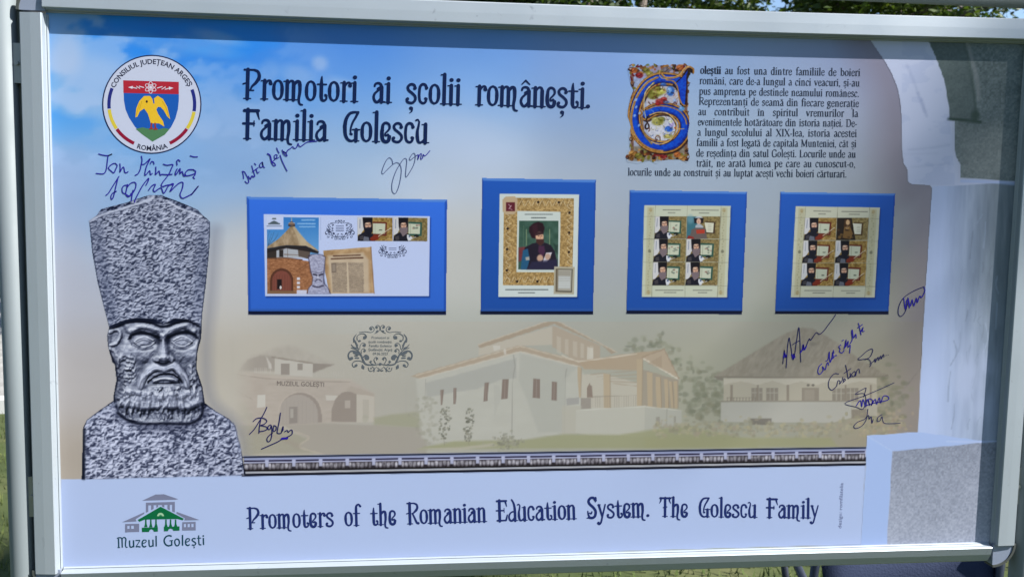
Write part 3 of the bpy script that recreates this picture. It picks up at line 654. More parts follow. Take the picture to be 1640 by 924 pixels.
# ---- the arch and its pillar on the right
BAND = [(1391,60),(1400,74),(1410,88.5),(1420,103),(1428.5,119),(1436,137),(1440.6,155),(1444,185),(1445,246),(1447,261),(1453.6,273),(1454,291),(1460,295.5),(1489,297),(1493,302),
        (1482,467),(1475,590),(1470.6,691.6),(1389,697.5),(1379,872),(1660,872),(1660,60)]
def arch_picture():
    gran = lambda X, Y: np.stack([(106 + (Y - 70) * .07), (121 + (Y - 70) * .06), (121 + (Y - 70) * .07)], -1) + ((fbm(X, Y, 2.6, 2.6, 71, 2) - .5) * 46 + (fbm(X, Y, 40, 18, 75, 3) - .5) * 26)[..., None]
    cv.poly(BAND, (202, 212, 238), 1, .6)
    dark = [(1484.5,60),(1501,97.6),(1513,131),(1520,173),(1520,191.5),(1529,194.5),(1528.5,234),(1531.5,252),(1538,264),(1537.6,285.5),(1574,287),(1660,292.5),(1660,60)]
    cv.poly(dark, 0, 1, .7, gran)
    cv.poly([(1484.5,60),(1501,97.6),(1513,131),(1520,173),(1520,191),(1564,193),(1560,150),(1550,100),(1540,60)], (84,99,97), .55, 1.2)
    cv.stroke([(1545,62),(1553,84),(1561,114),(1566,140),(1567,158)], 8, (150,156,156), .6, 2.5)
    cv.stroke([(1543,66),(1552,100),(1560,150),(1564,186)], 4, (60,78,70), .5, 2)
    cv.stroke([(1520,191),(1545,193),(1570,196)], 4.5, (44,64,54), .85, 2); cv.blob(1562, 186, 7, 9, (52,72,60), .6, .9)
    cv.poly([(1529,200),(1600,200),(1640,240),(1640,290),(1540,285)], (140,144,140), .3, 14)
    # weathering of the white band
    for p, a in [([(1452,105),(1463,130),(1470,150)], .35), ([(1470,150),(1478,172),(1484,186)], .5), ([(1476,160),(1482,180)], .5), ([(1455,240),(1490,237),(1520,232)], .3), ([(1450,247),(1500,246)], .2), ([(1460,268),(1520,262)], .25)]:
        cv.stroke(p, [3 if len(p) < 3 else 4] * len(p), (136,150,186), a * .6, 2.4)
    w = cv.win(1445, 62, 1540, 296); n = fbm(w[2], w[3], 30, 16, 81, 4)
    cv.mix(w, np.clip((n - .52) * 2, 0, .14) * inside(np.array(BAND[:14] + [(1530,296),(1520,180),(1484,62)]), w[2], w[3]), (140,158,206))
    # the pillar
    pil = lambda X, Y: (lambda t: np.stack([190 - 62 * t, 207 - 66 * t, 242 - 92 * t], -1))(np.clip((X - 1512 + (Y - 300) * .05) / 95, 0, 1) * np.clip(1.25 - (Y - 300) / 560, .25, 1)) \
        + ((fbm(X + Y * .04, Y, 7, 60, 91, 4) - .5) * 46 * np.clip((X - 1500) / 50, .12, 1))[..., None]
    cv.poly([(1493,299),(1640,292),(1640,712),(1576.7,707.6),(1470,692),(1482,467)], 0, 1, .7, pil)
    cv.stroke([(1540,290),(1580,291),(1632,295)], 5, (182,200,240), .9, 1.2)
    for q in range(46):
        x = RNG.uniform(1522, 1600); y = RNG.uniform(310, 690); L = RNG.uniform(14, 50)
        cv.stroke([(x, y), (x - 2 + RNG.normal(0, 2), y + L * .5), (x - 3 + RNG.normal(0, 3), y + L)], RNG.uniform(.7, 2.2), [(186,200,226),(120,134,150)][q % 2], .4, .9)
    for q in range(26):
        x = RNG.uniform(1535, 1590); y = RNG.uniform(560, 690)
        cv.blob(x, y, RNG.uniform(6, 16), RNG.uniform(10, 30), (184,198,226), .28, 1.2)
    # the pedestal
    cv.poly([(1389,697.5),(1470.6,691.6),(1576.7,706),(1640,703),(1640,712),(1429,722.4)], (176,198,240), 1, .7)
    cv.poly([(1389,697.5),(1429,722.4),(1420.5,871),(1379,872)], (174,198,242), 1, .7)
    cv.stroke([(1389,698),(1429,722)], 1.4, (188,208,244), .8)
    pg = lambda X, Y: np.stack([152 + (Y - 720) * .14, 160 + (Y - 720) * .14, 176 + (Y - 720) * .14], -1) + ((fbm(X, Y, 2.4, 2.4, 95, 2) - .5) * 44 + (fbm(X, Y, 60, 40, 97, 2) - .5) * 16)[..., None]
    cv.poly([(1429,722.4),(1580,708),(1640,702),(1640,874),(1420.5,872)], 0, 1, .7, pg)
    cv.stroke([(1516,706.5),(1576,707.5),(1640,703)], 2, (190,208,244), .8, .8)
arch_picture()

# ---- the carved bust
BUST = [(142.5,353.5),(155,345),(162,335),(204,324),(232,314.5),(241,312.5),(258,312.5),(289,324),(317,336),(324,344),(336.7,355),(337,366),(335,404),(329.6,458),(324,503),(323,525),(322.5,540),(316,566),(315,590),(324.5,620),(328.5,645),
        (347,658.6),(367,670),(376.5,681),(386,720),(393.5,759.5),(131,767),(133,684.5),(139.5,671.5),(159,657),(182,641),(182,634),(186.6,608),(184,583),(180,580),(173.6,556),(171.5,538),(175,524),(166.4,491),(156.6,452),(148,404),(144,365)]
def bust_picture():
    k = crop(120, 480, 3.08); kh = crop(120, 300, 3.554)
    def pits(base, cx, cy, amp, seed, thr=.5):
        def f(X, Y):
            def nn(X, Y):
                wx = X + 3.2 * (noise(X, Y, 9, 9, seed + 31) - .5); wy = Y + 2.6 * (noise(X, Y, 8, 8, seed + 32) - .5)
                return .5 + (.62 * (noise(wx * .94 + wy * .34, wy * .94 - wx * .34, cx, cy, seed) - .5) + .62 * (noise(wx * .9 - wy * .42, wy * .9 + wx * .42, cx * .8, cy * .8, seed + 1) - .5) + .3 * (noise(wx, wy, cx * .45, cy * .45, seed + 2) - .5))
            n = nn(X, Y); e = n - nn(X + .8, Y + 1.2); big = fbm(X, Y, 34, 30, seed + 5, 2)
            hole = np.clip((.43 - n) * 8, 0, 1); lit = np.clip((n - .5) * 5, 0, 1)
            t = -hole * .95 + lit * .42 + np.clip(e * 4.5, -.5, .5) + (big - .5) * .55
            return np.stack([b + t * amp * q for b, q in zip(base, (62, 62, 60))], -1)
        return f
    cv.poly(BUST, (34, 40, 62), 1, .9)
    ins = [(BUST[i][0] * .994 + 242 * .006, BUST[i][1] * .997 + 540 * .003) for i in range(len(BUST))]
    # coat
    coat = k((44,632),(64,592),(120,548),(190,502),(210,560),(270,600),(560,605),(640,520),(700,555),(760,590),(788,622),(818,740),(836,866),(48,884))
    cv.poly(coat, 0, 1, 1.2, pits((140,147,172), 5.4, 3.9, .9, 111))
    cv.stroke(k((46,640),(44,760),(44,880)), 5, (40,46,66), .8, 2); cv.stroke(k((480,640),(500,700),(510,760),(520,860)), 3, (64,70,96), .5, 2)
    cv.stroke(k((60,600),(150,545),(205,510)), 4, (176,186,212), .6, 2); cv.stroke(k((655,530),(740,585),(785,625),(815,740)), 4, (150,160,190), .5, 3)
    cv.stroke(k((220,560),(330,620),(450,625),(570,615),(640,560)), 13, (56,62,88), .55, 6)
    cv.poly(k((180,560),(230,500),(280,560),(260,620)), (150,160,188), .3, 3)
    # hat
    cv.poly(kh((125,160),(150,126),(300,86),(430,46),(490,46),(600,92),(700,131),(722,157),(600,130),(470,60),(300,120)), 0, 1, .8, pits((104,114,142), 6, 3.6, .8, 131))
    hat = kh((82,192),(150,158),(300,112),(400,78),(455,50),(520,74),(600,118),(720,163),(770,198),(768,235),(762,370),(742,560),(722,720),(716,795),(640,752),(570,745),(505,775),(440,748),(350,742),(270,758),(195,790),(166,680),(132,540),(103,370),(88,230))
    cv.poly(hat, 0, 1, 1.0, pits((128,136,160), 4.9, 2.6, .84, 141))
    cv.stroke(kh((84,192),(150,160),(300,114),(400,80),(450,56)), 4.2, (188,196,216), .85, 1.0); cv.stroke(kh((525,78),(600,120),(722,165)), 3.4, (190,198,218), .8, 1.0)
    cv.stroke(kh((150,166),(300,122),(400,90)), 2, (70,78,104), .5, 1.2)
    cv.poly(kh((82,195),(150,180),(180,400),(230,620),(250,760),(195,790),(132,540)), (84,94,124), .36, 9)
    cv.poly(kh((770,200),(700,190),(690,420),(668,700),(716,790),(745,540)), (96,106,136), .34, 8)
    cv.stroke(kh((768,225),(762,370),(742,560),(720,740)), 2.2, (60,68,94), .6, 1.4); cv.stroke(kh((86,230),(103,370),(132,540),(166,680)), 2.2, (60,68,94), .5, 1.4)
    # head: the print shows a photograph of carved stone; its relief is drawn as heights and lit from the upper left
    head = k((170,140),(235,118),(300,106),(435,122),(560,104),(620,132),(616,190),(600,262),(598,340),(625,430),(632,500),(612,572),(560,602),(440,602),(330,604),(262,586),(218,550),(196,470),(210,395),(200,310),(165,240),(160,185))
    class Relief(Canvas):
        def mix(s_, sl, al, col): s_.a[sl[0], sl[1]] += al[..., None] * col
    hc = Relief(164, 500, 334, 684, 2.0); hc.a[:] = 0
    w = hc.win(164, 500, 334, 684); X, Y = w[2], w[3]
    hc.a[..., 0] += 17 * np.sqrt(np.clip(1 - ((X - 252) / 84) ** 2, .02, 1))
    A = lambda pts, wd, h_, so=2.0: hc.stroke(k(*pts), wd, h_, 1, so)
    PO = lambda pts, h_, so=2.5: hc.poly(k(*pts), h_, 1, so)
    BL = lambda x, y, rx, ry, h_, so=1.0, r=0: hc.blob(*k((x, y))[0], rx, ry, h_, 1, so, r)
    A([(176,132),(240,104),(300,94),(370,102),(435,122),(500,102),(560,92),(614,116)], 8, 5, 2)
    PO([(175,140),(235,118),(262,165),(240,215),(225,260),(205,320),(172,250)], -5, 4)                 # temple steps back
    A([(172,160),(205,148),(226,168),(208,210),(180,225)], 5, 4, 1.5); A([(176,245),(200,262),(210,312)], 5, 4, 2)
    A([(272,156),(330,132),(400,150),(437,176)], 7, 4.5, 2); A([(437,176),(480,150),(540,130),(588,154)], 7, 4.5, 2)
    A([(300,124),(370,134),(437,152),(500,134),(560,124)], 4, 2.0, 2); A([(437,130),(437,170)], 4, -2, 2)
    for sx in (0, 1):
        m = (lambda p: [(872 - x, y - 2) for x, y in p]) if sx else (lambda p: p)
        q = lambda x: 872 - x if sx else x
        PO(m([(264,196),(282,170),(325,158),(375,168),(420,188),(412,214),(380,232),(320,236),(284,220)]), -8, 3)
        BL(q(343), 206, 15, 7.5, 6.5, 1.1); A(m([(292,206),(318,188),(352,183),(386,200)]), 2.6, 3.2, 1); A(m([(296,212),(330,232),(368,228),(394,212)]), 2.4, 2.6, 1)
        A(m([(286,222),(325,248),(378,240)]), 3, -2.4, 2); BL(q(290), 262, 17, 13, 4.2, 1.4); BL(q(330), 320, 12, 22, -4.0, 1.4); A(m([(395,262),(372,292),(345,318)]), 5, -2.2, 3)
    hc.stroke(k((437,180),(436,230),(438,275)), [7, 9, 14], 8, 1, 3); BL(438, 296, 9, 7, 6, .9); BL(402, 292, 5.5, 5, 4.5, .9); BL(474, 290, 5.5, 5, 4.5, .9); A([(404,312),(438,322),(472,310)], 3, -5, 1.2)
    A([(434,336),(395,332),(352,360),(332,398),(322,432)], [9, 12, 12, 9, 6], 9.5, 2); A([(444,336),(486,325),(522,356),(546,392),(553,428)], [9, 12, 12, 9, 6], 9.5, 2)
    for d in (-5, 6): A([(425,338 + d),(390,336 + d),(352,366 + d),(334,402)], 1.6, 1.6, .8); A([(452,336 + d),(488,328 + d),(520,360 + d),(544,396)], 1.6, 1.6, .8)
    A([(368,408),(395,388),(432,374),(474,373),(504,390),(524,410)], 4.6, -8, 1.2); A([(388,398),(440,388),(502,396)], 5, 6, 1.5); A([(378,414),(440,416),(514,412)], 2.6, -4, 1.2)
    BL(442, 436, 24, 6, 4, 1.0)
    PO([(208,480),(262,432),(330,444),(440,462),(560,444),(626,440),(636,505),(560,540),(440,532),(330,540),(222,522)], 7, 4)
    PO([(212,538),(262,558),(330,556),(440,548),(560,556),(632,532),(612,585),(560,606),(440,606),(330,608),(262,590)], -4.5, 7)
    g2 = np.random.default_rng(5)
    for q_ in range(60):
        x, y = g2.uniform(206, 292), g2.uniform(270, 480); A([(x, y), (x + 9, y + 9), (x + 3, y + 22), (x - 6, y + 20)], g2.uniform(2.2, 4), g2.choice([2.4, 1.8, -2.2]), 1.2)
    for q_ in range(40):
        x, y = g2.uniform(566, 622), g2.uniform(300, 470); A([(x, y), (x + 4, y + 14), (x, y + 28)], g2.uniform(2, 4), g2.choice([2.6, -2.6]), 1.3)
    for q_ in range(60):
        x, y = g2.uniform(222, 622), g2.uniform(446, 530); BL(x, y, g2.uniform(4, 11), g2.uniform(2.5, 5), g2.choice([1.5, -1.4]), 1.2, g2.uniform(-.5, .5))
    for q_ in range(64):
        x = g2.uniform(222, 624); d = (x - 432) * .10; y = g2.uniform(440, 500); w_ = g2.normal(0, 5)
        A([(x, y), (x + d * .4 + w_, y + 28), (x + d - w_, y + 58), (x + d + w_, y + 92)], g2.uniform(2.2, 4.5), g2.choice([1.9, 1.5, -1.9]), 1.3)
    for q_ in range(34):
        x = g2.uniform(225, 625); A([(x, 545), (x + g2.normal(0, 6), 572), (x + g2.normal(0, 8), 598)], g2.uniform(2, 5), g2.choice([1.2, -1.2]), 1.5)
    for q_ in range(30):
        x, y = g2.uniform(350, 530), g2.uniform(425, 460); A([(x, y), (x + g2.normal(0, 8), y + 14)], 2, g2.choice([1.8, -1.8]), 1)
    H = hc.a[..., 0] + (fbm(X, Y, 7, 6, 171, 3) - .5) * 3.4 + (fbm(X, Y, 26, 22, 175, 2) - .5) * 5
    for _ in range(2): H = (np.roll(H, 1, 0) + np.roll(H, -1, 0) + np.roll(H, 1, 1) + np.roll(H, -1, 1) + 2 * H) / 6
    hy, hx = np.gradient(H, .5); B_ = H.copy()
    for _ in range(40): B_ = (np.roll(B_, 2, 0) + np.roll(B_, -2, 0) + np.roll(B_, 2, 1) + np.roll(B_, -2, 1)) / 4
    lit = (.30 * hx + .72 * hy + .74) / np.sqrt(1 + hx * hx + hy * hy)
    lum = np.clip(.15 + .70 * np.clip(lit, -.05, 1.05) + np.clip((H - B_) * .05, -.26, .18), .03, 1)
    tone = np.stack([np.interp(lum, [0, .35, .6, .85, 1], c) for c in ((24, 84, 126, 174, 206), (28, 90, 133, 181, 212), (42, 112, 154, 198, 224))], -1)
    hs = Canvas(164, 500, 334, 684, 2.0); hs.a[:] = tone
    cv.poly(head, 0, 1, 1.0, lambda X, Y: hs.sample(X, Y))
    S = lambda pts, wd, c, a=.8, so=1.6: cv.stroke(k(*pts), wd, c, a, so)
    PA = (196, 204, 226)
    S([(432,338),(395,332),(352,360),(332,398),(324,428)], 9, PA, .62, 2.2); S([(446,338),(486,326),(522,356),(546,392),(552,424)], 9, PA, .62, 2.2)
    cv.poly(k((215,478),(262,440),(330,452),(440,462),(560,452),(624,446),(632,500),(560,532),(440,528),(330,534),(232,516)), PA, .34, 4); S([(437,190),(436,240),(438,290)], 5, PA, .45, 2.5)
    for sx in (345, 525): cv.blob(*k((sx, 205))[0], 9, 4, PA, .32, .8)
    cv.blob(*k((285, 265))[0], 14, 9, PA, .25, 1.2); cv.blob(*k((572, 262))[0], 11, 9, PA, .22, 1.2); cv.blob(*k((435, 140))[0], 26, 5, PA, .2, 1.2)
    DD = (26, 30, 48); D = (52,58,80)
    for sx in (0, 1):
        m = (lambda p: [(872 - x, y - 2) for x, y in p]) if sx else (lambda p: p)
        S(m([(272,186),(300,168),(345,166),(392,182),(424,200)]), 4.2, DD, .7, 1.8); cv.blob(*k(*m([(412, 206)]))[0], 5, 5, DD, .6, 1.2)
        S(m([(290,208),(318,190),(352,184),(386,199)]), 1.6, (206,214,232), .7, .8); S(m([(300,214),(336,200),(372,208)]), 1.4, DD, .5, .9); S(m([(292,226),(335,244),(385,236)]), 2.2, D, .6, 1.4)
        S(m([(300,290),(330,318),(338,352)]), 6, D, .42, 4)
    S([(205,300),(222,350),(226,420),(205,478)], 9, D, .5, 5); S([(606,300),(600,360),(618,430)], 6, D, .4, 4)
    S([(458,200),(468,250),(490,278)], 3.4, D, .55, 2); S([(410,200),(408,245),(392,276)], 3, D, .4, 2); S([(396,306),(420,318),(440,322),(470,314),(488,300)], 3, DD, .75, 1.2)
    S([(318,436),(330,402),(352,374)], 2.4, DD, .5, 1.4); S([(558,430),(548,398),(524,366)], 2.4, DD, .5, 1.4); S([(330,440),(360,424),(400,418)], 2.4, DD, .45, 1.4); S([(548,436),(520,424),(490,418)], 2.4, DD, .45, 1.4)
    S([(190,140),(240,120),(300,106),(370,112),(435,132),(500,112),(560,104),(612,128)], 3.4, DD, .75, 1.4)
    S([(212,560),(262,594),(330,610),(440,609),(560,610),(616,582),(636,530)], 4, DD, .85, 1.6)
    S([(166,180),(166,240),(200,312),(210,395),(196,470)], 2, DD, .6, 1.2); S([(618,150),(602,262),(598,340),(626,430)], 2, DD, .6, 1.2)
bust_picture()
_w = cv.win(128, 308, 397, 770); _in = inside(np.array(BUST), _w[2], _w[3])[..., None]; _b = cv.a[_w[0], _w[1]]
_b += np.where(_in, (_b - 132) * .24 + (_b.mean(-1, keepdims=True) - _b) * .3, 0)
# ---- the four blue panels with stamps (their own canvas at twice the resolution)
pc = Canvas(380, 275, 1450, 520, 2.0)
_w = pc.win(380, 275, 1450, 520); pc.a[_w[0], _w[1]] = cv.sample(_w[2], _w[3])
BLUE = (31, 84, 182)
def quad_map(q):
    q = np.asarray(q, float)       # TL TR BR BL
    def f(*pts):
        p = np.array(pts, float).reshape(-1, 2); u, v = p[:, :1], p[:, 1:2]
        return (q[0] * (1 - u) + q[1] * u) * (1 - v) + (q[3] * (1 - u) + q[2] * u) * v
    return f
PANELS = []
def panel(q, hi, lo, shade=1.0):
    q = np.asarray(q, float); m = quad_map(q)
    sh = q + np.array([3.0, 6.0])
    for c in (pc, cv): c.poly(sh, (96, 102, 112), .75, 5)
    tex = lambda X, Y: np.stack([np.full(X.shape, v * shade) for v in ((50, 104, 204) if q[0, 0] < 700 else (33, 86, 176))], -1) * (1.06 - (Y - q[:, 1].min())[..., None] / 210 * .14)
    pc.poly(q, 0, 1, .5, tex)
    pc.poly(m((0, -.005), (1, -.005), (1 - .006, hi), (.006, hi)), (92, 142, 216), .85, .8)
    pc.poly(m((0, 0), (.012, hi), (.012, lo), (0, 1)), (26, 70, 160), .6, .6); pc.poly(m((1, 0), (.988, hi), (.988, lo), (1, 1)), (24, 66, 156), .6, .6)
    pc.poly(m((0, lo), (1, lo), (1, 1), (0, 1)), (10, 16, 44), .97, .8)
    pc.poly(m((.01, lo - .02), (.99, lo - .02), (.99, lo), (.01, lo)), (48, 88, 160), .6, .6)
    PANELS.append(q)
def sheet(q, col, glow=True):
    q = np.asarray(q, float)
    pc.poly(q + np.array([1.5, 2.5]), (16, 44, 112), .7, 2.0)
    pc.poly(q, col, 1, .5)
GOLD = lambda X, Y: np.stack([np.full(X.shape, v) for v in (150, 122, 66)], -1) + ((fbm(X, Y, 2.6, 2.6, 5, 2) - .5) * 90)[..., None] * np.array([1, .95, .7])
DGOLD = lambda X, Y: np.stack([np.full(X.shape, v) for v in (132, 116, 74)], -1) + ((fbm(X, Y, 2.2, 2.2, 8, 2) - .5) * 70)[..., None] * np.array([1, .95, .7])

def stamp(q, kind):
    m = quad_map(q); s = np.hypot(*(np.subtract(q[1], q[0]))) / 53.0
    P_ = lambda pts, c, a=1, so=.5: pc.poly(m(*pts), c, a, so)
    L_ = lambda pts, w, c, a=.9: pc.stroke(m(*pts), w * s, c, a, .5)
    B_ = lambda x, y, rx, ry, c, a=1, so=.5: pc.blob(*m((x, y))[0], rx * 53 * s, ry * 35 * s, c, a, so)
    pc.poly(m((0,0),(1,0),(1,1),(0,1)), 0, 1, .4, DGOLD if kind != 'beard' else GOLD)
    if kind in ('beard', 'greybeard'):
        bd = (26, 26, 38) if kind == 'beard' else (122, 108, 112)
        fr = (104, 46, 34) if kind == 'beard' else (50, 88, 76)
        P_([(0,0),(.2,0),(.2,.45),(.1,.7),(0,.75)], (206,206,206)); L_([(.07,.08),(.065,.45)], 1.2, (120,130,150), .8)
        P_([(.14,0),(.43,0),(.43,.62),(.2,.62),(.16,.4)], (38,34,40)); 
        P_([(.16,-.01),(.42,-.01),(.41,.24),(.3,.18),(.18,.26)], (22,20,26))
        B_(.3,.33,.085,.17, (206,164,138)); B_(.27,.27,.05,.05,(226,196,170),.8); P_([(.2,.14),(.4,.13),(.4,.2),(.2,.22)], (24,22,28), .9)
        L_([(.23,.3),(.29,.31)], 1.0, (50,36,36)); L_([(.33,.3),(.38,.29)], 1.0, (50,36,36)); L_([(.31,.3),(.315,.4)], 1.0, (170,120,100))
        P_([(.19,.4),(.25,.46),(.35,.45),(.42,.38),(.42,.6),(.36,.78),(.27,.8),(.19,.62)], bd, 1, .7)
        L_([(.25,.46),(.31,.43),(.37,.46)], 1.6, bd)
        P_([(0,1),(.02,.78),(.12,.66),(.2,.62),(.28,.8),(.38,.7),(.44,.66),(.46,.84),(.5,1)], (28,28,40)); 
        P_([(.05,.8),(.16,.76),(.18,.94),(.07,.96)], (74,70,72), .8)
        if kind == 'beard': P_([(.18,.8),(.32,.84),(.34,1),(.16,1)], (112,116,128), .9)
        P_([(.44,.17),(.84,.19),(.83,.78),(.44,.76)], fr); P_([(.44,.24),(.79,.26),(.78,.7),(.44,.68)], (196,202,178)); L_([(.5,.24),(.5,.68)], .8, (150,154,136), .8)
        if kind == 'beard':
            B_(.66,.53,.05,.03,(90,96,84),.9); P_([(.36,.86),(.46,.76),(.58,.74),(.66,.78),(.58,.94),(.44,1),(.36,.98)], (124,46,30))
            L_([(.6,.8),(.95,.44)], 1.6, (204,190,160)); L_([(.6,.84),(.93,.5)], .9, (90,50,36))
            L_([(.8,.95),(.9,.9),(1,.96)], 2, (190,160,110), .7)
        else:
            for q_ in range(9): B_(.64 + RNG.normal(0,.05), .46 + RNG.normal(0,.08), .03, .035, [(120,130,120),(150,110,100),(110,120,104)][q_ % 3], .7, .9)
            P_([(.6,.76),(.68,.7),(.76,.78),(.72,.84),(.62,.84)], (36,40,36)); P_([(.4,.72),(.46,.74),(.56,.84),(.5,.98),(.44,1),(.4,.86)], (212,216,220)); B_(.47,.8,.03,.04,(60,80,120),.9)
            L_([(.5,.92),(.66,.82)], 1.2, (206,206,200)); L_([(.6,.86),(.95,1)], .9, (110,90,64))
    else:
        lady = kind == 'lady'
        if lady:
            P_([(0,0),(.35,0),(.35,.6),(.16,.7),(.1,1),(0,1)], (62,112,124)); B_(.1,.12,.1,.2,(120,160,170),.6,1); B_(.36,.08,.12,.1,(200,206,210),.9); P_([(.2,.06),(.5,.06),(.48,.3),(.22,.3)], (30,26,32), 1, .9)
            B_(.35,.22,.065,.14,(214,176,152)); L_([(.35,.2),(.355,.28)], .8, (170,120,104)); P_([(.26,.4),(.34,.32),(.44,.36),(.5,.46),(.46,.6),(.26,.62)], (170,176,182)); P_([(.14,.6),(.26,.5),(.56,.5),(.6,.8),(.62,1),(.08,1)], (104,92,88))
            P_([(.28,.6),(.54,.58),(.54,.76),(.3,.78)], (176,62,44)); P_([(0,1),(.06,.84),(.2,.92),(.24,1)], (140,50,44)); P_([(.56,.22),(.86,.24),(.85,.78),(.58,.76)], (70,54,40)); P_([(.53,.27),(.81,.29),(.8,.72),(.6,.7)], (214,214,190))
        else:
            P_([(0,0),(.46,0),(.62,1),(0,1)], (42,32,26)); P_([(.24,.06),(.42,.06),(.46,.4),(.22,.4)], (74,50,30)); B_(.34,.2,.06,.13,(206,170,126)); P_([(.24,.4),(.42,.36),(.52,.7),(.46,.96),(.2,.9)], (120,90,50)); B_(.33,.44,.05,.08,(198,160,116))
            for q_ in range(14): B_(RNG.uniform(.04,.5), RNG.uniform(.4,.98), .05, .05, [(150,116,62),(60,44,30),(96,70,40)][q_ % 3], .5, .9)
            P_([(.52,.19),(.84,.21),(.83,.8),(.56,.78)], (84,66,40)); P_([(.5,.24),(.79,.26),(.78,.74),(.58,.72)], (216,216,196))
        for q_ in range(4): L_([(.64,.38 + q_ * .08),(.74,.385 + q_ * .08)], .8, (150,148,130), .7)

STAMPS = []
def cover_panel():
    e = crop(380, 290, 3.85)
    panel(e((58,97),(1294,115),(1287,823),(68,823)), .022, .972, 1.06)
    q = e((163,205),(1187,218),(1182,710),(172,710)); sheet(q, (194, 208, 242))
    w = crop(400, 310, 5.131)      # the printed view of the gate tower
    skyt = lambda X, Y: np.stack([38 + (Y - 330) * .9, 112 + (Y - 330) * .7, 190 + (Y - 330) * .35], -1)
    pc.poly(w((276,194),(567,200),(566,500),(142,500),(140,296),(276,296)), 0, 1, .5, skyt)
    for x, y in [(150,310),(165,330),(185,318),(205,340),(170,360),(150,380),(220,320),(235,350),(190,385)]:
        pc.stroke(w((150,430),(x,y+40),(x+14,y)), .5, (60,70,84), .5, .5)
    brick = lambda X, Y: np.stack([np.full(X.shape, v) for v in (158, 108, 74)], -1) + ((fbm(X, Y, 3, 1.6, 7, 3) - .5) * 70)[..., None] * np.array([1, .85, .7])
    pc.poly(w((142,528),(300,530),(420,545),(500,560),(560,640),(540,822),(145,822)), 0, 1, .6, brick)
    pc.poly(w((220,440),(480,450),(478,530),(210,528)), (176,180,186), 1, .6); pc.poly(w((142,470),(220,460),(220,540),(142,530)), (56,48,44), 1, .8); pc.poly(w((395,455),(500,470),(490,540),(400,515)), (96,84,76), 1, .8)
    pc.poly(w((242,462),(275,462),(275,524),(242,522)), (48,42,40)); pc.stroke(w((285,500),(400,505)), .9, (110,84,64)); pc.stroke(w((310,455),(312,520)), .7, (96,80,66)); pc.stroke(w((145,534),(300,530),(430,545)), 1.6, (110,72,50))
    shing = lambda X, Y: np.stack([np.full(X.shape, v) for v in (164, 142, 112)], -1) + ((fbm(X, Y, 4, 7, 17, 3) - .5) * 60)[..., None]
    pc.poly(w((344,258),(300,310),(240,370),(145,436),(143,452),(300,425),(460,430),(568,478),(556,462),(470,395),(400,320),(362,262)), 0, 1, .6, shing)
    pc.poly(w((362,262),(345,258),(420,430),(460,432),(566,478),(470,395)), (206,190,156), .55, 1.2); pc.poly(w((142,452),(300,424),(460,430),(568,478),(560,494),(440,470),(300,450),(142,486)), (38,32,32), .95, .9)
    pc.poly(w((316,262),(320,245),(344,226),(368,246),(374,262)), (104,80,66)); pc.stroke(w((320,264),(344,270),(370,264)), 1.4, (40,34,36)); pc.stroke(w((343,204),(344,228)), 1.2, (190,176,164)); pc.stroke(w((322,244),(368,244)), 1.2, (214,196,180))
    a = np.linspace(math.pi, 0, 14); A = [(262 + 96 * math.cos(t), 718 - 104 * math.sin(t)) for t in a]
    pc.poly(w(*([(166,818)] + A + [(358,818)])), (92,56,42), 1, .7); A = [(262 + 78 * math.cos(t), 720 - 86 * math.sin(t)) for t in a]
    pc.poly(w(*([(184,800)] + A + [(340,800)])), (128,74,62), 1, .6)
    for x in range(200, 336, 22): pc.stroke(w((x,670),(x,798)), .5, (96,54,46), .6)
    pc.poly(w((225,706),(262,706),(262,786),(225,786)), (34,26,28)); pc.blob(*w((253,772))[0], 1.6, 3, (220,214,210)); pc.poly(w((145,798),(380,800),(380,822),(145,822)), (134,104,78), .9, 1)
    for y in range(690, 812, 34): pc.poly(w((388,y),(412,y),(412,y+20),(388,y+20)), (214,214,224)); 
    pc.poly(w((386,792),(470,792),(470,824),(386,824)), (206,208,226), 1, 1); pc.stroke(w((380,640),(470,580)), 1, (100,64,44), .7); pc.stroke(w((390,665),(480,670)), .8, (100,64,44), .5)
    pc.poly(w((140,192),(273,190),(273,294),(138,294)), (200,212,242))
    pc.poly(w((150,248),(200,222),(250,248),(246,254),(152,254)), (70,84,90), .9, .8); pc.poly(w((180,215),(186,202),(214,202),(220,215)), (84,98,100), .9, .6); pc.stroke(w((142,268),(258,268)), 1.4, (112,128,152), .8)
    for y, x0, x1 in [(218,428,536),(248,396,540),(274,408,530)]:
        for x in range(x0, x1, 12): pc.stroke(w((x, y + RNG.uniform(-2, 2)), (x + RNG.uniform(6, 10), y)), 2.0, (150,194,236), .75, .6)
    pc.stroke(w((582,200),(582,380)), 1.2, (168,184,222), .8)
    # the old printed page
    o = crop(510, 330, 5.775)
    page = lambda X, Y: np.stack([np.full(X.shape, v) for v in (182, 150, 110)], -1) + ((fbm(X, Y, 14, 14, 27, 4) - .5) * 90)[..., None] * np.array([.9, .95, .9])
    pc.poly(o((46,412),(485,378),(515,806),(100,808),(60,600)), 0, 1, .6, page)
    pc.poly(o((85,460),(410,430),(465,500),(470,800),(120,806)), (202,186,162), .8, 3)
    for yy, x0, x1, hh in [(462,140,390,2.2),(488,118,405,2.4)]:
        for x in range(x0, x1, 15): pc.stroke(o((x, yy - (x - 140) * .035), (x + RNG.uniform(7, 13), yy - (x - 132) * .035)), hh, (92,62,48), .8, .5)
    for cx0, cx1 in [(120,258),(276,414)]:
        for y in range(526, 800, 9):
            x = cx0 + (y - 526) * .05
            while x < cx1 + (y - 526) * .05:
                l = RNG.uniform(6, 22); pc.stroke(o((x, y), (min(x + l, cx1), y - l * .03)), .95, (112,100,90), RNG.uniform(.4, .8), .5); x += l + 3
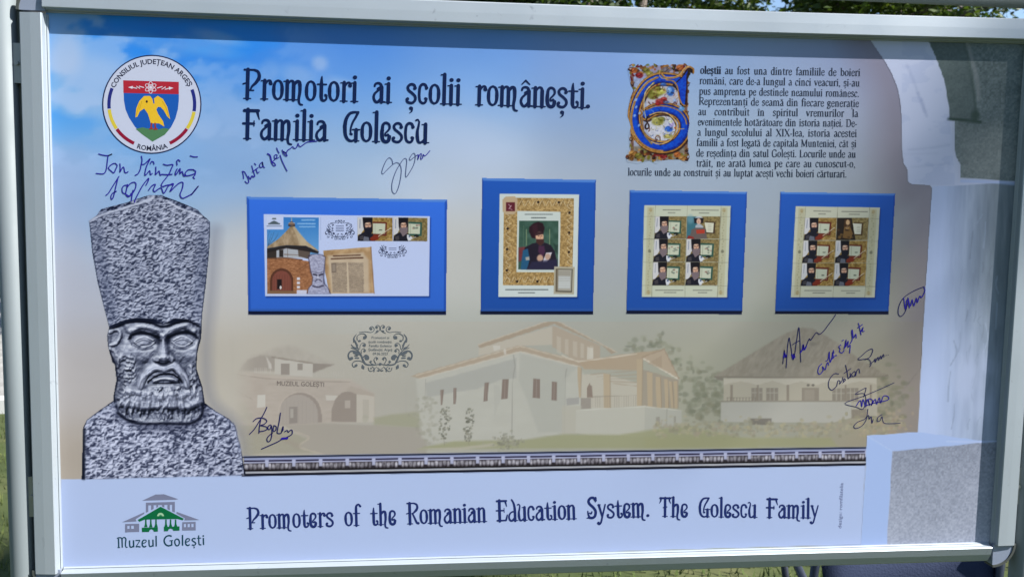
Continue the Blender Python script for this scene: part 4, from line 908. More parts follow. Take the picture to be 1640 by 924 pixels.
    pc.poly(o((120,530),(165,527),(166,615),(122,618)), (120,106,94), .8, .6); pc.poly(o((128,540),(156,538),(157,600),(130,604)), (160,146,130), .7, .8)
    pc.stroke(o((267,520),(276,804)), 1.2, (206,192,168), .8); pc.stroke(o((485,380),(515,806)), 1.6, (140,104,70), .8, .8)
    # the small bust
    pc.poly(w((478,510),(510,498),(560,496),(600,504),(624,520),(616,640),(610,690),(620,740),(655,790),(666,824),(470,824),(478,780),(510,745),(514,690),(496,640)), (60,54,76), .8, 1.8)
    bust = lambda X, Y: np.stack([np.full(X.shape, v) for v in (166, 168, 192)], -1) + ((fbm(X, Y, 2.2, 2, 37, 2) - .5) * 66)[..., None]
    pc.poly(w((486,524),(512,506),(548,500),(590,508),(618,526),(606,640),(600,690),(606,742),(640,776),(656,822),(476,822),(486,776),(514,748),(520,690),(504,640)), 0, 1, .8, bust)
    for s_ in [((524,664),(552,672)), ((570,672),(598,662))]: pc.stroke(w(*s_), 2.6, (44,42,62), .9, .6)
    pc.stroke(w((560,672),(562,700)), 1.6, (206,208,222), .8); pc.stroke(w((536,722),(556,706),(572,708),(592,722)), 1.8, (60,58,80), .8, .6); pc.stroke(w((520,760),(560,768),(604,756)), 2.4, (52,50,72), .85, .8); pc.stroke(w((506,642),(560,652),(606,642)), 1.2, (90,90,114), .7)
    for i, (qq, kd) in enumerate([(o((362,106),(686,110),(686,325),(362,323)), 'beard'), (o((694,108),(1008,112),(1007,326),(693,325)), 'greybeard')]):
        stamp(qq, kd); STAMPS.append((0, qq, kd))
cover_panel()

def block_panel():
    e = crop(740, 270, 3.696)
    panel(e((120,57),(793,68),(775,862),(110,862)), .02, .976)
    sheet(e((222,150),(692,155),(680,760),(215,760)), (206, 216, 212))
    w = crop(790, 300, 4.86)
    orn = lambda X, Y: np.stack([np.full(X.shape, v) for v in (166, 136, 84)], -1) + ((fbm(X, Y, 2.2, 2.2, 43, 2) - .5) * 120)[..., None] * np.array([1, .95, .75])
    pc.poly(w((82,82),(628,88),(614,765),(75,762)), 0, 1, .5, orn)
    pc.poly(w((85,86),(625,92),(611,760),(78,758)), (182,154,104), .25, .6)
    for x in range(110, 600, 54):
        for yy in (120, 714):
            pc.stroke(w((x-22,yy+24),(x,yy-14),(x+22,yy+24)), 1.1, (206,188,150), .8, .5); pc.stroke(w((x-14,yy+24),(x+6,yy-16)), .8, (90,66,36), .6, .5)
    for y in range(150, 700, 54):
        for xx in (112, 590):
            pc.stroke(w((xx+20,y-24),(xx-14,y),(xx+20,y+24)), 1.1, (206,188,150), .8, .5); pc.stroke(w((xx-12,y-20),(xx+12,y+16)), .8, (90,66,36), .6, .5)
    for x, y in [(350,116),(510,118),(594,198),(590,352),(588,505),(112,322),(108,482),(106,646),(186,732),(344,732)]: pc.blob(*w((x, y))[0], 1.9, 1.9, (34,22,26), 1, .5)
    pc.poly(w((72,98),(96,74),(168,72),(190,96),(184,190),(160,212),(98,212),(74,190)), (190,168,134), 1, .8); pc.poly(w((100,118),(168,118),(168,188),(100,188)), (96,34,46), 1, .7); pc.stroke(w((120,135),(135,150),(128,165),(146,176)), 1.0, (206,170,176), .9, .5); pc.stroke(w((120,168),(144,140)), .8, (206,170,176), .9, .5)
    pc.poly(w((186,186),(524,192),(514,662),(180,660)), (204,214,206), 1, .5)
    port = lambda X, Y: np.stack([np.full(X.shape, v) for v in (62, 92, 78)], -1) + ((fbm(X, Y, 9, 9, 47, 3) - .5) * 34)[..., None]
    pc.poly(w((200,260),(508,262),(502,642),(194,640)), 0, 1, .5, port)
    for x in (258, 438): pc.stroke(w((x, 330), (x, 450)), 1.6, (150,166,126), .7, .8)
    for x in (236, 420): pc.stroke(w((x, 300), (x, 470)), .8, (96,124,100), .6, .6)
    pc.poly(w((196,470),(250,462),(250,560),(196,580)), (120,52,58), .9, 1.2); pc.poly(w((470,440),(502,450),(502,520),(480,500)), (44,66,58), .9, 1.5)
    pc.poly(w((300,395),(278,345),(280,310),(310,282),(350,268),(385,280),(400,315),(392,355),(360,368),(328,400)), (44,24,32), 1, 1.0); pc.poly(w((300,300),(340,285),(350,360),(320,390)), (66,34,44), .6, 2)
    pc.blob(*w((360,386))[0], 6.4, 8, (216,172,140), 1, .4); pc.poly(w((330,350),(392,346),(390,366),(330,376)), (50,30,36), .9, .8); pc.stroke(w((348,380),(356,380)), .9, (70,44,40)); pc.stroke(w((372,380),(380,379)), .9, (70,44,40)); pc.stroke(w((365,382),(367,396)), .9, (180,128,104))
    pc.poly(w((334,402),(350,404),(372,404),(394,404),(396,430),(380,456),(350,456),(334,430)), (72,44,42), 1, 1.2)
    pc.poly(w((244,470),(300,440),(334,430),(366,458),(400,430),(448,450),(480,500),(498,600),(500,640),(220,640),(232,540)), (36,30,44), 1, .8); pc.poly(w((354,456),(396,456),(404,500),(380,560),(350,500)), (78,44,72), .9, 1.2)
    pc.poly(w((230,490),(268,478),(284,560),(262,640),(212,640)), (40,90,124), 1, 1.2); pc.poly(w((250,545),(280,540),(282,566),(254,570)), (180,172,160), .9, .8)
    pc.blob(*w((364,552))[0], 5, 5.6, (196,160,136), 1, .6); pc.poly(w((392,560),(412,510),(458,506),(440,550),(416,582),(384,584)), (206,200,206), 1, .7); pc.blob(*w((424,540))[0], 4.4, 5, (190,154,132), .9, .6); pc.poly(w((300,580),(500,560),(500,640),(260,640)), (46,44,72), .8, 2)
    pc.poly(w((474,616),(634,620),(628,834),(470,830)), (176,170,148), 1, .6); pc.poly(w((488,634),(618,636),(612,816),(486,812)), (70,62,50), 1, .6); pc.poly(w((496,640),(610,642),(606,808),(494,806)), (170,166,152), 1, 1); pc.poly(w((506,690),(600,692),(598,790),(504,788)), (200,204,200), 1, .6)
    for y in range(660, 800, 14): pc.stroke(w((508,y),(598,y)), .8, (130,126,116), .6, .5)
    pc.poly(w((486,634),(506,636),(504,812),(484,812)), (110,98,78), .6, .6)
    for y, x0, x1 in [(212,246,460),(238,298,412),(796,96,425),(820,196,322)]:
        x = x0
        while x < x1: l = RNG.uniform(5, 16); pc.stroke(w((x, y), (min(x + l, x1), y)), 1.5, (70,76,78), .7, .6); x += l + 4
block_panel()

def sheet_panel(e, out, hi, lo, sh, col, rows, lx, mx, rx, kinds, idx):
    panel(e(*out), hi, lo); sheet(e(*sh), col)
    q = np.asarray(sh, float); m = quad_map(e(*sh))
    pc.poly(m((.035,.02),(.115,.02),(.115,.98),(.035,.98)), (176,172,136), .55, 1.2); pc.poly(m((.885,.02),(.965,.02),(.965,.98),(.885,.98)), (176,172,136), .55, 1.2)
    for u in (.075, .925):
        for v in np.arange(.06, .97, .03): pc.blob(*m((u + RNG.normal(0, .008), v))[0], 1.2, 1.4, (150,146,110), .5, .8)
        for v in (.05, .95): pc.blob(*m((u, v))[0], 2.6, 3.4, (160,136,90), .5, .8)
        pc.blob(*m((u, .5))[0], 2.4, 2.6, (90,90,76), .6, .8)
    for (u0, u1, v) in [(.22,.42,.05),(.28,.36,.08),(.55,.86,.05),(.64,.76,.08),(.16,.48,.925),(.26,.4,.95),(.6,.82,.925),(.66,.76,.95)]:
        u = u0
        while u < u1: l = RNG.uniform(.02, .05); pc.stroke(m((u, v), (min(u + l, u1), v)), 1.3, (96,96,90), .7, .5); u += l + .01
    for v in range(4):
        t = (rows[v] - sh[0][1]) / (sh[3][1] - sh[0][1]); pc.stroke(m((0, t), (1, t)), .6, (120,120,104), .8, .4)
    for x in (lx, mx, rx):
        pc.stroke(e((x[0], rows[0]), (x[1], rows[3])), .6, (110,110,96), .8, .4); dx = (x[1] - x[0]) / (rows[3] - rows[0])
        for a, b in [(sh[0][1] + 3, rows[0]), (rows[3], sh[3][1] - 1)]: pc.stroke(e((x[0] + dx * (a - rows[0]), a), (x[0] + dx * (b - rows[0]), b)), .6, (120,120,104), .8, .4)
    for r in range(3):
        for c in range(2):
            A, B = (lx, mx) if c == 0 else (mx, rx)
            f = lambda t, y: t[0] + (t[1] - t[0]) * (y - rows[0]) / (rows[3] - rows[0])
            ya, yb = rows[r] + 1, rows[r + 1] - 2; g = 9
            q4 = e((f(A, ya) + 1, ya), (f(B, ya) - g * .3, ya), (f(B, yb) - g * .3, yb), (f(A, yb) + 1, yb))
            kd = kinds[1] if (r == 0 and c == 1) else kinds[0]
            stamp(q4, kd); STAMPS.append((idx, q4, kd))
sheet_panel(crop(990, 290, 4.018), [(75,60),(830,70),(797,857),(52,855)], .018, .972, [(168,157),(724,160),(700,747),(152,745)], (196,202,180), (228,374,522,672), (238,219), (443,431), (660,641), ('greybeard', 'lady'), 2)
sheet_panel(crop(1220, 290, 3.696), [(110,65),(790,75),(750,788),(78,787)], .016, .974, [(200,150),(700,157),(668,690),(172,688)], (198,200,178), (218,352,486,622), (256,229), (446,425), (635,613), ('beard', 'dark lady'), 3)

# ---- the illuminated initial
ic = Canvas(990, 88, 1128, 274, 2.0)
_w = ic.win(990, 88, 1128, 274); ic.a[_w[0], _w[1]] = cv.sample(_w[2], _w[3])
INITIAL_EDGE = []
def initial():
    k = crop(995, 90, 5.13)
    B = lambda x, y, rx, ry, c, a=1, so=.5, r=0: ic.blob(*k((x, y))[0], rx / 5.13, ry / 5.13, c, a, so, r)
    Sx = lambda pts, w, c, a=.95, so=.5: ic.stroke(k(*pts), w / 5.13, c, a, so)
    G1, G2, G3, OL, RD, DK, OR = (176,132,74), (206,172,116), (120,82,44), (120,118,52), (140,36,40), (52,36,34), (176,100,48)
    ic.poly(k((75,95),(540,85),(545,860),(70,850)), (168,160,170), .5, 3)
    ic.poly(k((160,84),(500,80),(500,140),(160,170)), (150,140,160), .8, 2)
    ic.poly(k((90,740),(540,740),(540,860),(60,860)), (130,118,96), .75, 3)
    for x in (86, 530): Sx([(x, 130), (x + 6, 300), (x, 500), (x + 4, 700), (x, 850)], 26, (112,70,46), .7)
    leaves = []
    for q in range(190):
        zone = q % 5
        if zone in (0, 1): x, y = RNG.uniform(60, 560), RNG.uniform(70, 165)
        elif zone in (2, 3): x, y = RNG.uniform(50, 560), RNG.uniform(760, 865)
        else: x, y = (RNG.choice([86, 532]) + RNG.normal(0, 10)), RNG.uniform(150, 760)
        c = [G1, OL, G3, (110,34,36), (146,92,52), G1, (128,122,64), DK, OL, (96,60,40), DK, G3][RNG.integers(12)]
        B(x, y, RNG.uniform(9, 26), RNG.uniform(6, 15), c, .85, .6, RNG.uniform(-1.5, 1.5))
    for x, y, c in [(100,120,OR),(150,160,RD),(205,120,OL),(235,150,(150,146,70)),(370,120,(110,104,110)),(480,95,OR),(90,800,G1),(140,820,OL),(300,800,RD),(345,820,RD),(395,800,OL),(460,810,OR),(500,840,G1),(75,830,G3)]:
        B(x, y, 30, 24, c, .8, .5); B(x - 6, y - 6, 12, 8, tuple(min(255, v + 34) for v in c), .6, .8); Sx([(x - 22, y + 16), (x, y + 2), (x + 22, y - 14)], 4, DK, .6)
    for x, y in [(78,110),(92,230),(548,235),(536,470),(82,685),(530,690),(540,775),(50,830),(548,830),(575,120)]:
        Sx([(x + 14, y - 12), (x - 8, y - 14), (x - 14, y + 4), (x + 2, y + 14), (x + 10, y)], 8, DK, .85); Sx([(x + 12, y - 14), (x - 8, y - 16), (x - 14, y)], 5, G1, .9)
    Cp = [(470,205),(400,190),(300,190),(205,245),(130,370),(105,500),(140,640),(230,725),(340,748),(440,722),(510,640),(520,550),(470,470),(370,432),(280,440),(205,480)]
    ic.poly(k((235,250),(330,205),(420,215),(470,290),(480,380),(420,420),(300,420),(215,450),(200,360)), (186,184,192), 1, 1.5)
    ic.poly(k((215,520),(300,480),(400,490),(450,560),(440,650),(350,715),(270,700),(215,620)), (200,202,212), 1, 1.5)
    Sx([(p[0] + 8, p[1] + 12) for p in Cp], 104, DK, .85, .8); Sx(Cp, 104, G3, 1); Sx(Cp, 96, G1, 1)
    Sx([(p[0] - 4, p[1] - 3) for p in Cp[1:9]], 98, (190,150,92), .5); Sx(Cp, 76, DK, .95); Sx(Cp, 66, (12,62,150), 1); Sx([(p[0] - 4, p[1] - 5) for p in Cp], 46, (20,88,196), .9, 1.0)
    ic.poly(k((420,240),(500,170),(540,105),(575,90),(600,125),(590,150),(560,130),(545,200),(538,415),(505,420),(480,395),(470,300)), DK, 1, .7)
    ic.poly(k((440,235),(505,175),(545,118),(540,200),(520,405),(492,392),(478,300)), (14,82,190), 1, .5)
    Sx([(330,150),(360,178),(420,180),(480,160),(520,108),(560,90),(592,110),(592,140)], 15, G1); Sx([(335,146),(365,172),(420,174),(478,154),(516,104),(556,86)], 6, G2)
    Sx([(318,120),(312,150),(330,180),(370,190)], 7, G2); Sx([(330,120),(345,100),(390,90),(410,115),(385,128)], 8, (110,104,112), .8)
    Sx([(370,196),(430,210),(462,260),(472,330),(500,396),(545,412)], 11, G1); Sx([(538,150),(536,300),(534,410)], 6, (74,36,36), .9)
    Sx([(300,176),(210,226),(128,340),(86,480),(94,600),(150,700),(240,762),(340,782)], 15, G1); Sx([(290,172),(200,222),(118,340),(76,480),(84,600),(140,700)], 5, G2)
    Sx([(268,220),(205,290),(180,400),(172,520),(190,640),(250,720)], 15, (150,128,88)); Sx([(262,224),(198,300),(188,420),(206,540)], 7, (206,196,160), .9); Sx([(180,380),(170,500),(184,600)], 5, (140,84,70), .8)
    Sx([(206,560),(196,580),(206,600),(226,590),(222,560),(204,530),(230,490),(300,470),(380,480),(440,540),(450,610),(400,700),(320,730)], 13, DK, .9); Sx([(235,486),(300,464),(382,474),(444,536),(454,606),(404,690),(320,724),(250,706)], 10, G2, .95)
    Sx([(210,440),(290,412),(380,416),(470,448),(522,510),(536,560)], 10, G1); Sx([(160,440),(185,470),(160,500)], 5, (176,184,206), .8)
    for x, y in [(122,420),(110,490),(150,470),(146,570),(120,360)]: B(x, y, 9, 13, (150,176,220), .85, .6, .6)
    Sx([(200,450),(250,445),(270,470)], 4, (150,170,214), .8); Sx([(300,430),(340,465),(380,520)], 3, (120,70,60), .7); Sx([(440,588),(470,600),(515,598)], 6, G2, .9); B(442, 590, 9, 9, OR, .9)
    for x, y, rx, ry, c in [(285,300,60,34,(132,130,62)),(260,330,44,28,OL),(330,290,40,24,(176,174,90)),(300,270,26,20,(130,124,50)),(325,375,44,24,(150,42,44)),(350,355,26,18,(160,64,60)),(300,395,24,14,RD),
                            (405,290,32,40,(54,104,180)),(395,280,20,24,(130,170,220)),(345,235,26,16,(60,100,170)),(370,380,26,14,(90,110,150)),(440,370,14,20,(150,170,210)),(495,435,24,20,(96,150,206)),
                            (300,540,50,32,(140,138,70)),(280,520,30,18,(170,168,110)),(330,520,34,20,OL),(390,600,34,24,(44,96,190)),(412,560,20,26,(176,160,206)),(385,660,40,18,(166,156,86)),(405,540,18,14,(214,220,190))]:
        B(x, y, rx, ry, c, .9, .6); B(x - 5, y - 6, rx * .4, ry * .35, tuple(min(255, v + 50) for v in c), .6, .9)
    for q in range(90):
        up = q % 2; x, y = (RNG.uniform(230, 460), RNG.uniform(240, 410)) if up else (RNG.uniform(235, 430), RNG.uniform(500, 700)); a = RNG.uniform(0, 6.28); r = RNG.uniform(10, 24)
        Sx([(x, y), (x + r * math.cos(a), y + r * math.sin(a)), (x + r * math.cos(a) + r * .7 * math.cos(a + 1.4), y + r * math.sin(a) + r * .7 * math.sin(a + 1.4))], RNG.uniform(2, 5), [(92,84,40),(60,50,44),(196,186,120),(110,40,44),(50,74,130),(150,120,80)][q % 6], .75, .5)
    for p in [[(225,620),(236,600),(220,592)], [(300,690),(280,680),(290,660),(316,662),(318,690)], [(260,700),(290,700)], [(420,400),(440,380),(455,395)], [(240,400),(225,380)]]: Sx(p, 9, (110,76,66), .85)
initial()
_w = ic.win(990, 88, 1128, 274); _d = np.abs(ic.a - cv.sample(_w[2], _w[3])).max(-1, keepdims=True); _k = np.clip(_d / 30, 0, 1)
ic.a += _k * ((ic.a - 120) * .16 - 12 + ((fbm(_w[2], _w[3], 3, 3, 201, 2) - .5) * 46)[..., None])
# ---------------------------------------------------------------- the poster as a thing with its printed parts
SHEET = [(74, 14), (700, 40), (1646, 64), (1591, 872), (96, 913)]
base = P([(820, 905)])[0]
poster = grid_part('poster', None, bgcv, (70, 10, 1650, 915), 3.5, 0.0, SHEET, origin=base)
tag(poster, 'printed landscape poster with blue sky, stamp panels and handwritten signatures inside the aluminium frame', 'poster')
grid_part('gate_picture', poster, cv, (372, 535, 604, 733), 1.25, .05, [(372,535),(604,535),(604,728),(372,733)])
grid_part('manor_picture', poster, cv, (604, 505, 1092, 730), 1.25, .05, [(604,515),(1092,515),(1092,721),(604,729)])
grid_part('farmhouse_picture', poster, cv, (1092, 515, 1480, 723), 1.25, .05, [(1092,515),(1478,515),(1469,693),(1389,699),(1388,717),(1092,721)])
o = grid_part('footer_strip', poster, cv, (78, 738, 1396, 912), 2.0, .09, [(97,767),(392,759),(800,750.5),(1393,741.5),(1389,874),(100,912)])
grid_part('moulding_strip', poster, cv, (388, 712, 1388, 762), 1.0, .13, [(391,729.5),(1388,714.5),(1388,746.2),(800,756.5),(391,763.5)])
arch = grid_part('arch_picture', poster, cv, (1376, 58, 1648, 876), 1.3, .17, [(x - .6, y) for x, y in BAND[:17]] + [(1388,697),(1378.5,876),(1592,876),(1646,64),(1390,56)])
grid_part('statue_picture', poster, cv, (128, 310, 396, 770), 0.9, .17, BUST)

Q0 = [np.array(p) for p in PANELS]
names = ['envelope', 'souvenir_sheet', 'stamp_sheet', 'stamp_sheet']
plabel = ['wide blue panel with a stamped white envelope', 'tall blue panel with one portrait block', 'blue panel with stamps of grey-bearded men and a lady in red', 'blue panel with stamps of black-bearded men']
shq = [crop(380,290,3.85)((163,205),(1187,218),(1182,710),(172,710)), crop(740,270,3.696)((222,150),(692,155),(680,760),(215,760)),
       crop(990,290,4.018)((168,157),(724,160),(700,747),(152,745)), crop(1220,290,3.696)((200,150),(700,157),(668,690),(172,688))]
bb = lambda q: (q[:, 0].min() - .5, q[:, 1].min() - .5, q[:, 0].max() + .5, q[:, 1].max() + .5)
for i, q in enumerate(Q0):
    pn = grid_part('stamp_panel', poster, pc, bb(q), 1.0, .16, q + (q - q.mean(0)) * .001); pn['label'] = plabel[i]
    grid_part(names[i], pn, pc, bb(shq[i]), 0.6 if i < 2 else 0.8, .21, shq[i])
    for pi, sq, kd in STAMPS:
        if pi == i:
            st = grid_part('stamp', pn, pc, bb(sq), 0.55, .26, sq)
            if kd in ('lady', 'dark lady'): st['label'] = 'stamp with a lady in a red shawl' if kd == 'lady' else 'stamp with a dark brown portrait'
            if i == 0: st['label'] = 'stamp with a black beard and red lute' if kd == 'beard' else 'stamp with a grey beard and green frame'

init = grid_part('initial_letter', poster, ic, (992, 92, 1126, 272), 0.6, .16, crop(995,90,5.13)((52,110),(70,75),(130,48),(180,85),(245,48),(300,78),(480,66),(540,55),(600,100),(600,160),(560,240),(555,420),(560,560),(545,640),(552,790),(572,850),(540,880),(480,850),(400,850),(320,860),(290,888),(230,860),(130,885),(50,872),(34,830),(70,760),(62,660),(80,580),(48,480),(70,360),(100,280),(78,240)))

# ---- lettering
NAVY = (14, 35, 80)
ink = Ink(.2)
write_line(ink, DECO, 'Promotori ai școlii românești.', (389, 158.6), (946, 173.8), 31.5, NAVY, 0.99)
write_line(ink, DECO, 'Familia Golescu', (389, 222.6), (686, 229.6), 31.5, NAVY, 0.99)
ink.build('title_lettering', poster)
NV2 = (34, 50, 110)
ink = Ink(.2)
write_line(ink, DECO, 'Promoters of the Romanian Education System.', (396, 846.5), (1041, 826.8), 22.3, NV2, 1.0)
ink.build('footer_lettering', poster)
ink = Ink(.2)
write_line(ink, DECO, 'The Golescu Family', (1055.5, 826.6), (1311.5, 829.2), 20.5, NV2, 1.0)
ink.build('footer_lettering', poster)
ink = Ink(.2); TXT = (38, 46, 66)
for s, a, b, bo in [('oleștii au fost una dintre familiile de boieri', (1121.4,118.3), (1378,122.2), 7), ('români, care de-a lungul a cinci veacuri, și-au', (1120,135), (1377,138.8), 0),
                ('pus amprenta pe destinele neamului românesc.', (1119.5,151.8), (1376,155.6), 0), ('Reprezentanți de seamă din fiecare generație', (1119,168), (1375.7,171.6), 0),
                ('au contribuit în spiritul vremurilor la', (1118,184.5), (1374.5,187.6), 0), ('evenimentele hotărâtoare din istoria nației. De-', (1117.5,201), (1373,203.3), 0),
                ('a lungul secolului al XIX-lea, istoria acestei', (1116.7,217.5), (1372.5,219.5), 0), ('familii a fost legată de capitala Munteniei, cât și', (1115.7,234), (1371.7,236), 0),
                ('de reședința din satul Golești. Locurile unde au', (1115,250.8), (1370.7,252.6), 0), ('trăit, ne arată lumea pe care au cunoscut-o,', (1115,267), (1370,268.2), 0),
                ('locurile unde au construit și au luptat acești vechi boieri cărturari.', (1005.5,281.2), (1356,284.4), 0)]:
    write_line(ink, SERIF, s, a, b, 8.2, TXT, 1.05, justify=True, bold_to=bo)
ink.build('paragraph_lettering', poster)
ink = Ink(.2); v, _ = builtin_text('design: romfilatelia')
ink.letters('design: romfilatelia', line_map((1347.5, 846), (1350.5, 773), v[:, 0].max(), 8.0), (104, 112, 150)); ink.build('credit_lettering', poster)
ink = Ink(.2); small_line(ink, 'MUZEUL GOLEȘTI', (443, 617), (519, 619), 10.5, (128, 116, 108)); ink.build('gate_lettering', poster)

# ---- round emblem of the county council
cx, cy, R0 = 243.2, 167.6, 79.6
em = Ink(.16); em.disc(cx, cy, R0, R0 - .4, (28, 40, 84), 56); em.disc(cx, cy, R0 - 2.0, R0 - 2.4, (208, 216, 236), 56)
emblem = em.build('county_emblem', poster)
g = crop(150, 80, 5.437)
sh = Ink(.22); sh.poly(g((258,267),(742,281),(742,440),(734,520),(712,600),(676,672),(620,740),(513,801),(420,735),(358,668),(308,590),(278,520),(264,440)), (32, 96, 186))
sh.poly(g((258,267),(742,281),(742,388),(260,377)), (186, 44, 60))
sh.poly(g((366,690),(395,682),(430,676),(460,684),(520,690),(570,694),(610,682),(662,690),(620,740),(513,801),(420,735)), (84, 134, 92))
shield = sh.build('shield', emblem)
W_ = (232, 224, 236); YL = (246, 200, 50)
eg = Ink(.28)
eg.poly(g((364,590),(372,510),(398,448),(440,404),(492,403),(512,430),(520,470),(531,470),(526,425),(558,402),(604,430),(642,500),(667,606),(640,580),(612,530),(584,500),(560,498),(546,520),(562,560),(604,622),(616,670),(570,642),(498,642),(486,600),(472,556),(440,512),(402,538),(382,582)), YL)
eg.stroke(g((400,470),(380,540),(372,575)), .8, (206, 160, 40)); eg.stroke(g((600,450),(636,520),(655,585)), .8, (206, 160, 40)); eg.stroke(g((420,450),(400,520)), .7, (206,160,40)); eg.disc(*g((463,452))[0], 1.8, 2.2, (70, 50, 40), 10)
for p in [((505,642),(500,688)), ((535,642),(540,692)), ((490,690),(512,684)), ((526,692),(552,690))]: eg.stroke(g(*p), 2.4, (160, 60, 50))
eg.build('eagle', emblem)
at = Ink(.28); ac = g((497,330))[0]
for rot in (0, 60, 120):
    t = np.linspace(0, 2 * math.pi, 25); ex, ey = 9.6 * np.cos(t), 3.6 * np.sin(t); r = math.radians(rot + 90)
    at.stroke(np.stack([ac[0] + ex * math.cos(r) - ey * math.sin(r), ac[1] + ex * math.sin(r) + ey * math.cos(r)], 1), 1.0, W_, smooth=False, cap=False)
at.disc(*ac, 2.6, 2.6, W_, 12)
at.stroke(g((436,330),(395,318),(405,340),(372,318),(378,338),(335,328)), 1.5, W_, smooth=False); at.poly(g((300,328),(342,316),(338,342)), W_)
at.stroke(g((556,334),(600,322),(592,346),(628,324),(620,346),(660,336)), 1.5, W_, smooth=False); at.poly(g((696,334),(655,322),(658,350)), W_)
at.build('atom_symbol', emblem)
def ang(x, y): p = g((x, y))[0]; return math.atan2(p[1] - cy, p[0] - cx)
for a, b, c in [((135,325),(120,515),(40,48,132)), ((125,522),(196,690),(226,206,70)), ((200,694),(350,822),(150,24,56)), ((862,345),(888,538),(40,48,132)), ((888,544),(832,698),(226,206,70)), ((828,702),(668,826),(150,24,56))]:
    a0, a1 = ang(*a), ang(*b)
    if a[0] < 500:
        a0 %= 2 * math.pi; a1 %= 2 * math.pi
    t = np.linspace(a0, a1, 12); bd = Ink(.22)
    bd.stroke(np.stack([cx + 68.6 * np.cos(t), cy + 68.4 * np.sin(t)], 1), 5.4, c, smooth=False, cap=False); bd.build('colour_band', emblem)
tx = Ink(.22)
def arc_text(s, r, a_mid, span, h, col, bottom=False):
    v, f = builtin_text(s, .022); w = v[:, 0].max()
    def fn(v):
        t = (v[:, 0] / w - .5) * span; rr = (r - v[:, 1] * h) if bottom else (r + v[:, 1] * h)
        a = a_mid - t if bottom else a_mid + t
        return np.stack([cx + rr * np.cos(a), cy + rr * np.sin(a)], 1)
    # straight bits of letters must bend with the ring only slightly: letters are short
    tx.letters(s, fn, col, .022)
arc_text('CONSILIUL JUDEȚEAN ARGEȘ', 64.6, math.radians(-91.2), math.radians(131), 11.2, (36, 40, 66))
tx.build('ring_lettering', emblem); tx = Ink(.22)
arc_text('ROMÂNIA', 74.2, math.radians(89.5), math.radians(40), 11.2, (36, 40, 66), True)
tx.build('ring_lettering', emblem)

# ---- museum logo
k = crop(170, 780, 8.4); GR = (128, 134, 160); GN = (12, 110, 66); PL = (176, 200, 240)
lg = Ink(.16); lg.poly(k((480,180),(668,93),(684,95),(760,92),(776,90),(972,158),(930,166),(520,178)), GR)
for q in [((535,205),(925,193),(925,232),(535,242)), ((535,240),(568,239),(568,325),(535,342)), ((606,237),(640,236),(640,288),(606,306)), ((676,236),(700,235),(700,262),(676,272)), ((752,234),(784,233),(784,270),(752,254)), ((826,232),(858,231),(858,306),(826,290)), ((890,230),(925,229),(926,336),(890,322)),
          ((215,467),(515,332),(515,352),(398,426),(410,456)), ((950,327),(1256,437),(1052,442),(1062,412),(948,350)),
          ((258,490),(445,486),(445,512),(258,514)), ((258,514),(286,514),(286,602),(258,602)), ((286,556),(445,554),(445,598),(286,602)), ((316,513),(338,513),(338,556),(316,556)), ((374,512),(445,510),(445,556),(374,556)),
          ((1025,466),(1205,461),(1205,488),(1024,490)), ((1024,490),(1048,490),(1048,578),(1022,578)), ((1048,534),(1205,532),(1206,576),(1048,578)), ((1076,489),(1098,489),(1098,534),(1076,534)), ((1128,489),(1148,488),(1148,534),(1128,534)), ((1178,488),(1205,488),(1205,534),(1178,534))]:
    lg.poly(k(*q), GR)
logo = lg.build('museum_logo', poster)
gn = Ink(.22); gn.poly(k((425,436),(732,258),(1046,420),(1030,442),(960,424),(520,432),(446,462)), GN)
for x in (535, 602, 672, 806, 868, 936):
    gn.poly(k((x-9,430),(x+9,430),(x+11,490),(x+24,532),(x-24,534),(x-11,492)), GN)
for q in [((482,540),(697,534),(697,592),(644,594),(636,572),(612,560),(590,570),(578,596),(484,598)), ((778,530),(988,522),(988,578),(906,582),(896,560),(866,550),(842,562),(834,586),(780,588))]: gn.poly(k(*q), GN)
t = np.linspace(math.pi, 0, 10); gn.poly(k(*([(733 + 46 * math.cos(a), 386 - 46 * math.sin(a)) for a in t])), (170, 214, 170)); gn.poly(k(*([(733 + 20 * math.cos(a), 386 - 20 * math.sin(a)) for a in t])), (60, 140, 100))
gn.build('green_portico', logo)
mu = Ink(.22); write_line(mu, UNC, 'Muzeul Golești', (187.2, 876.6), (329, 872.0), 11.6, (18, 70, 88), 1.15); mu.build('logo_lettering', logo)

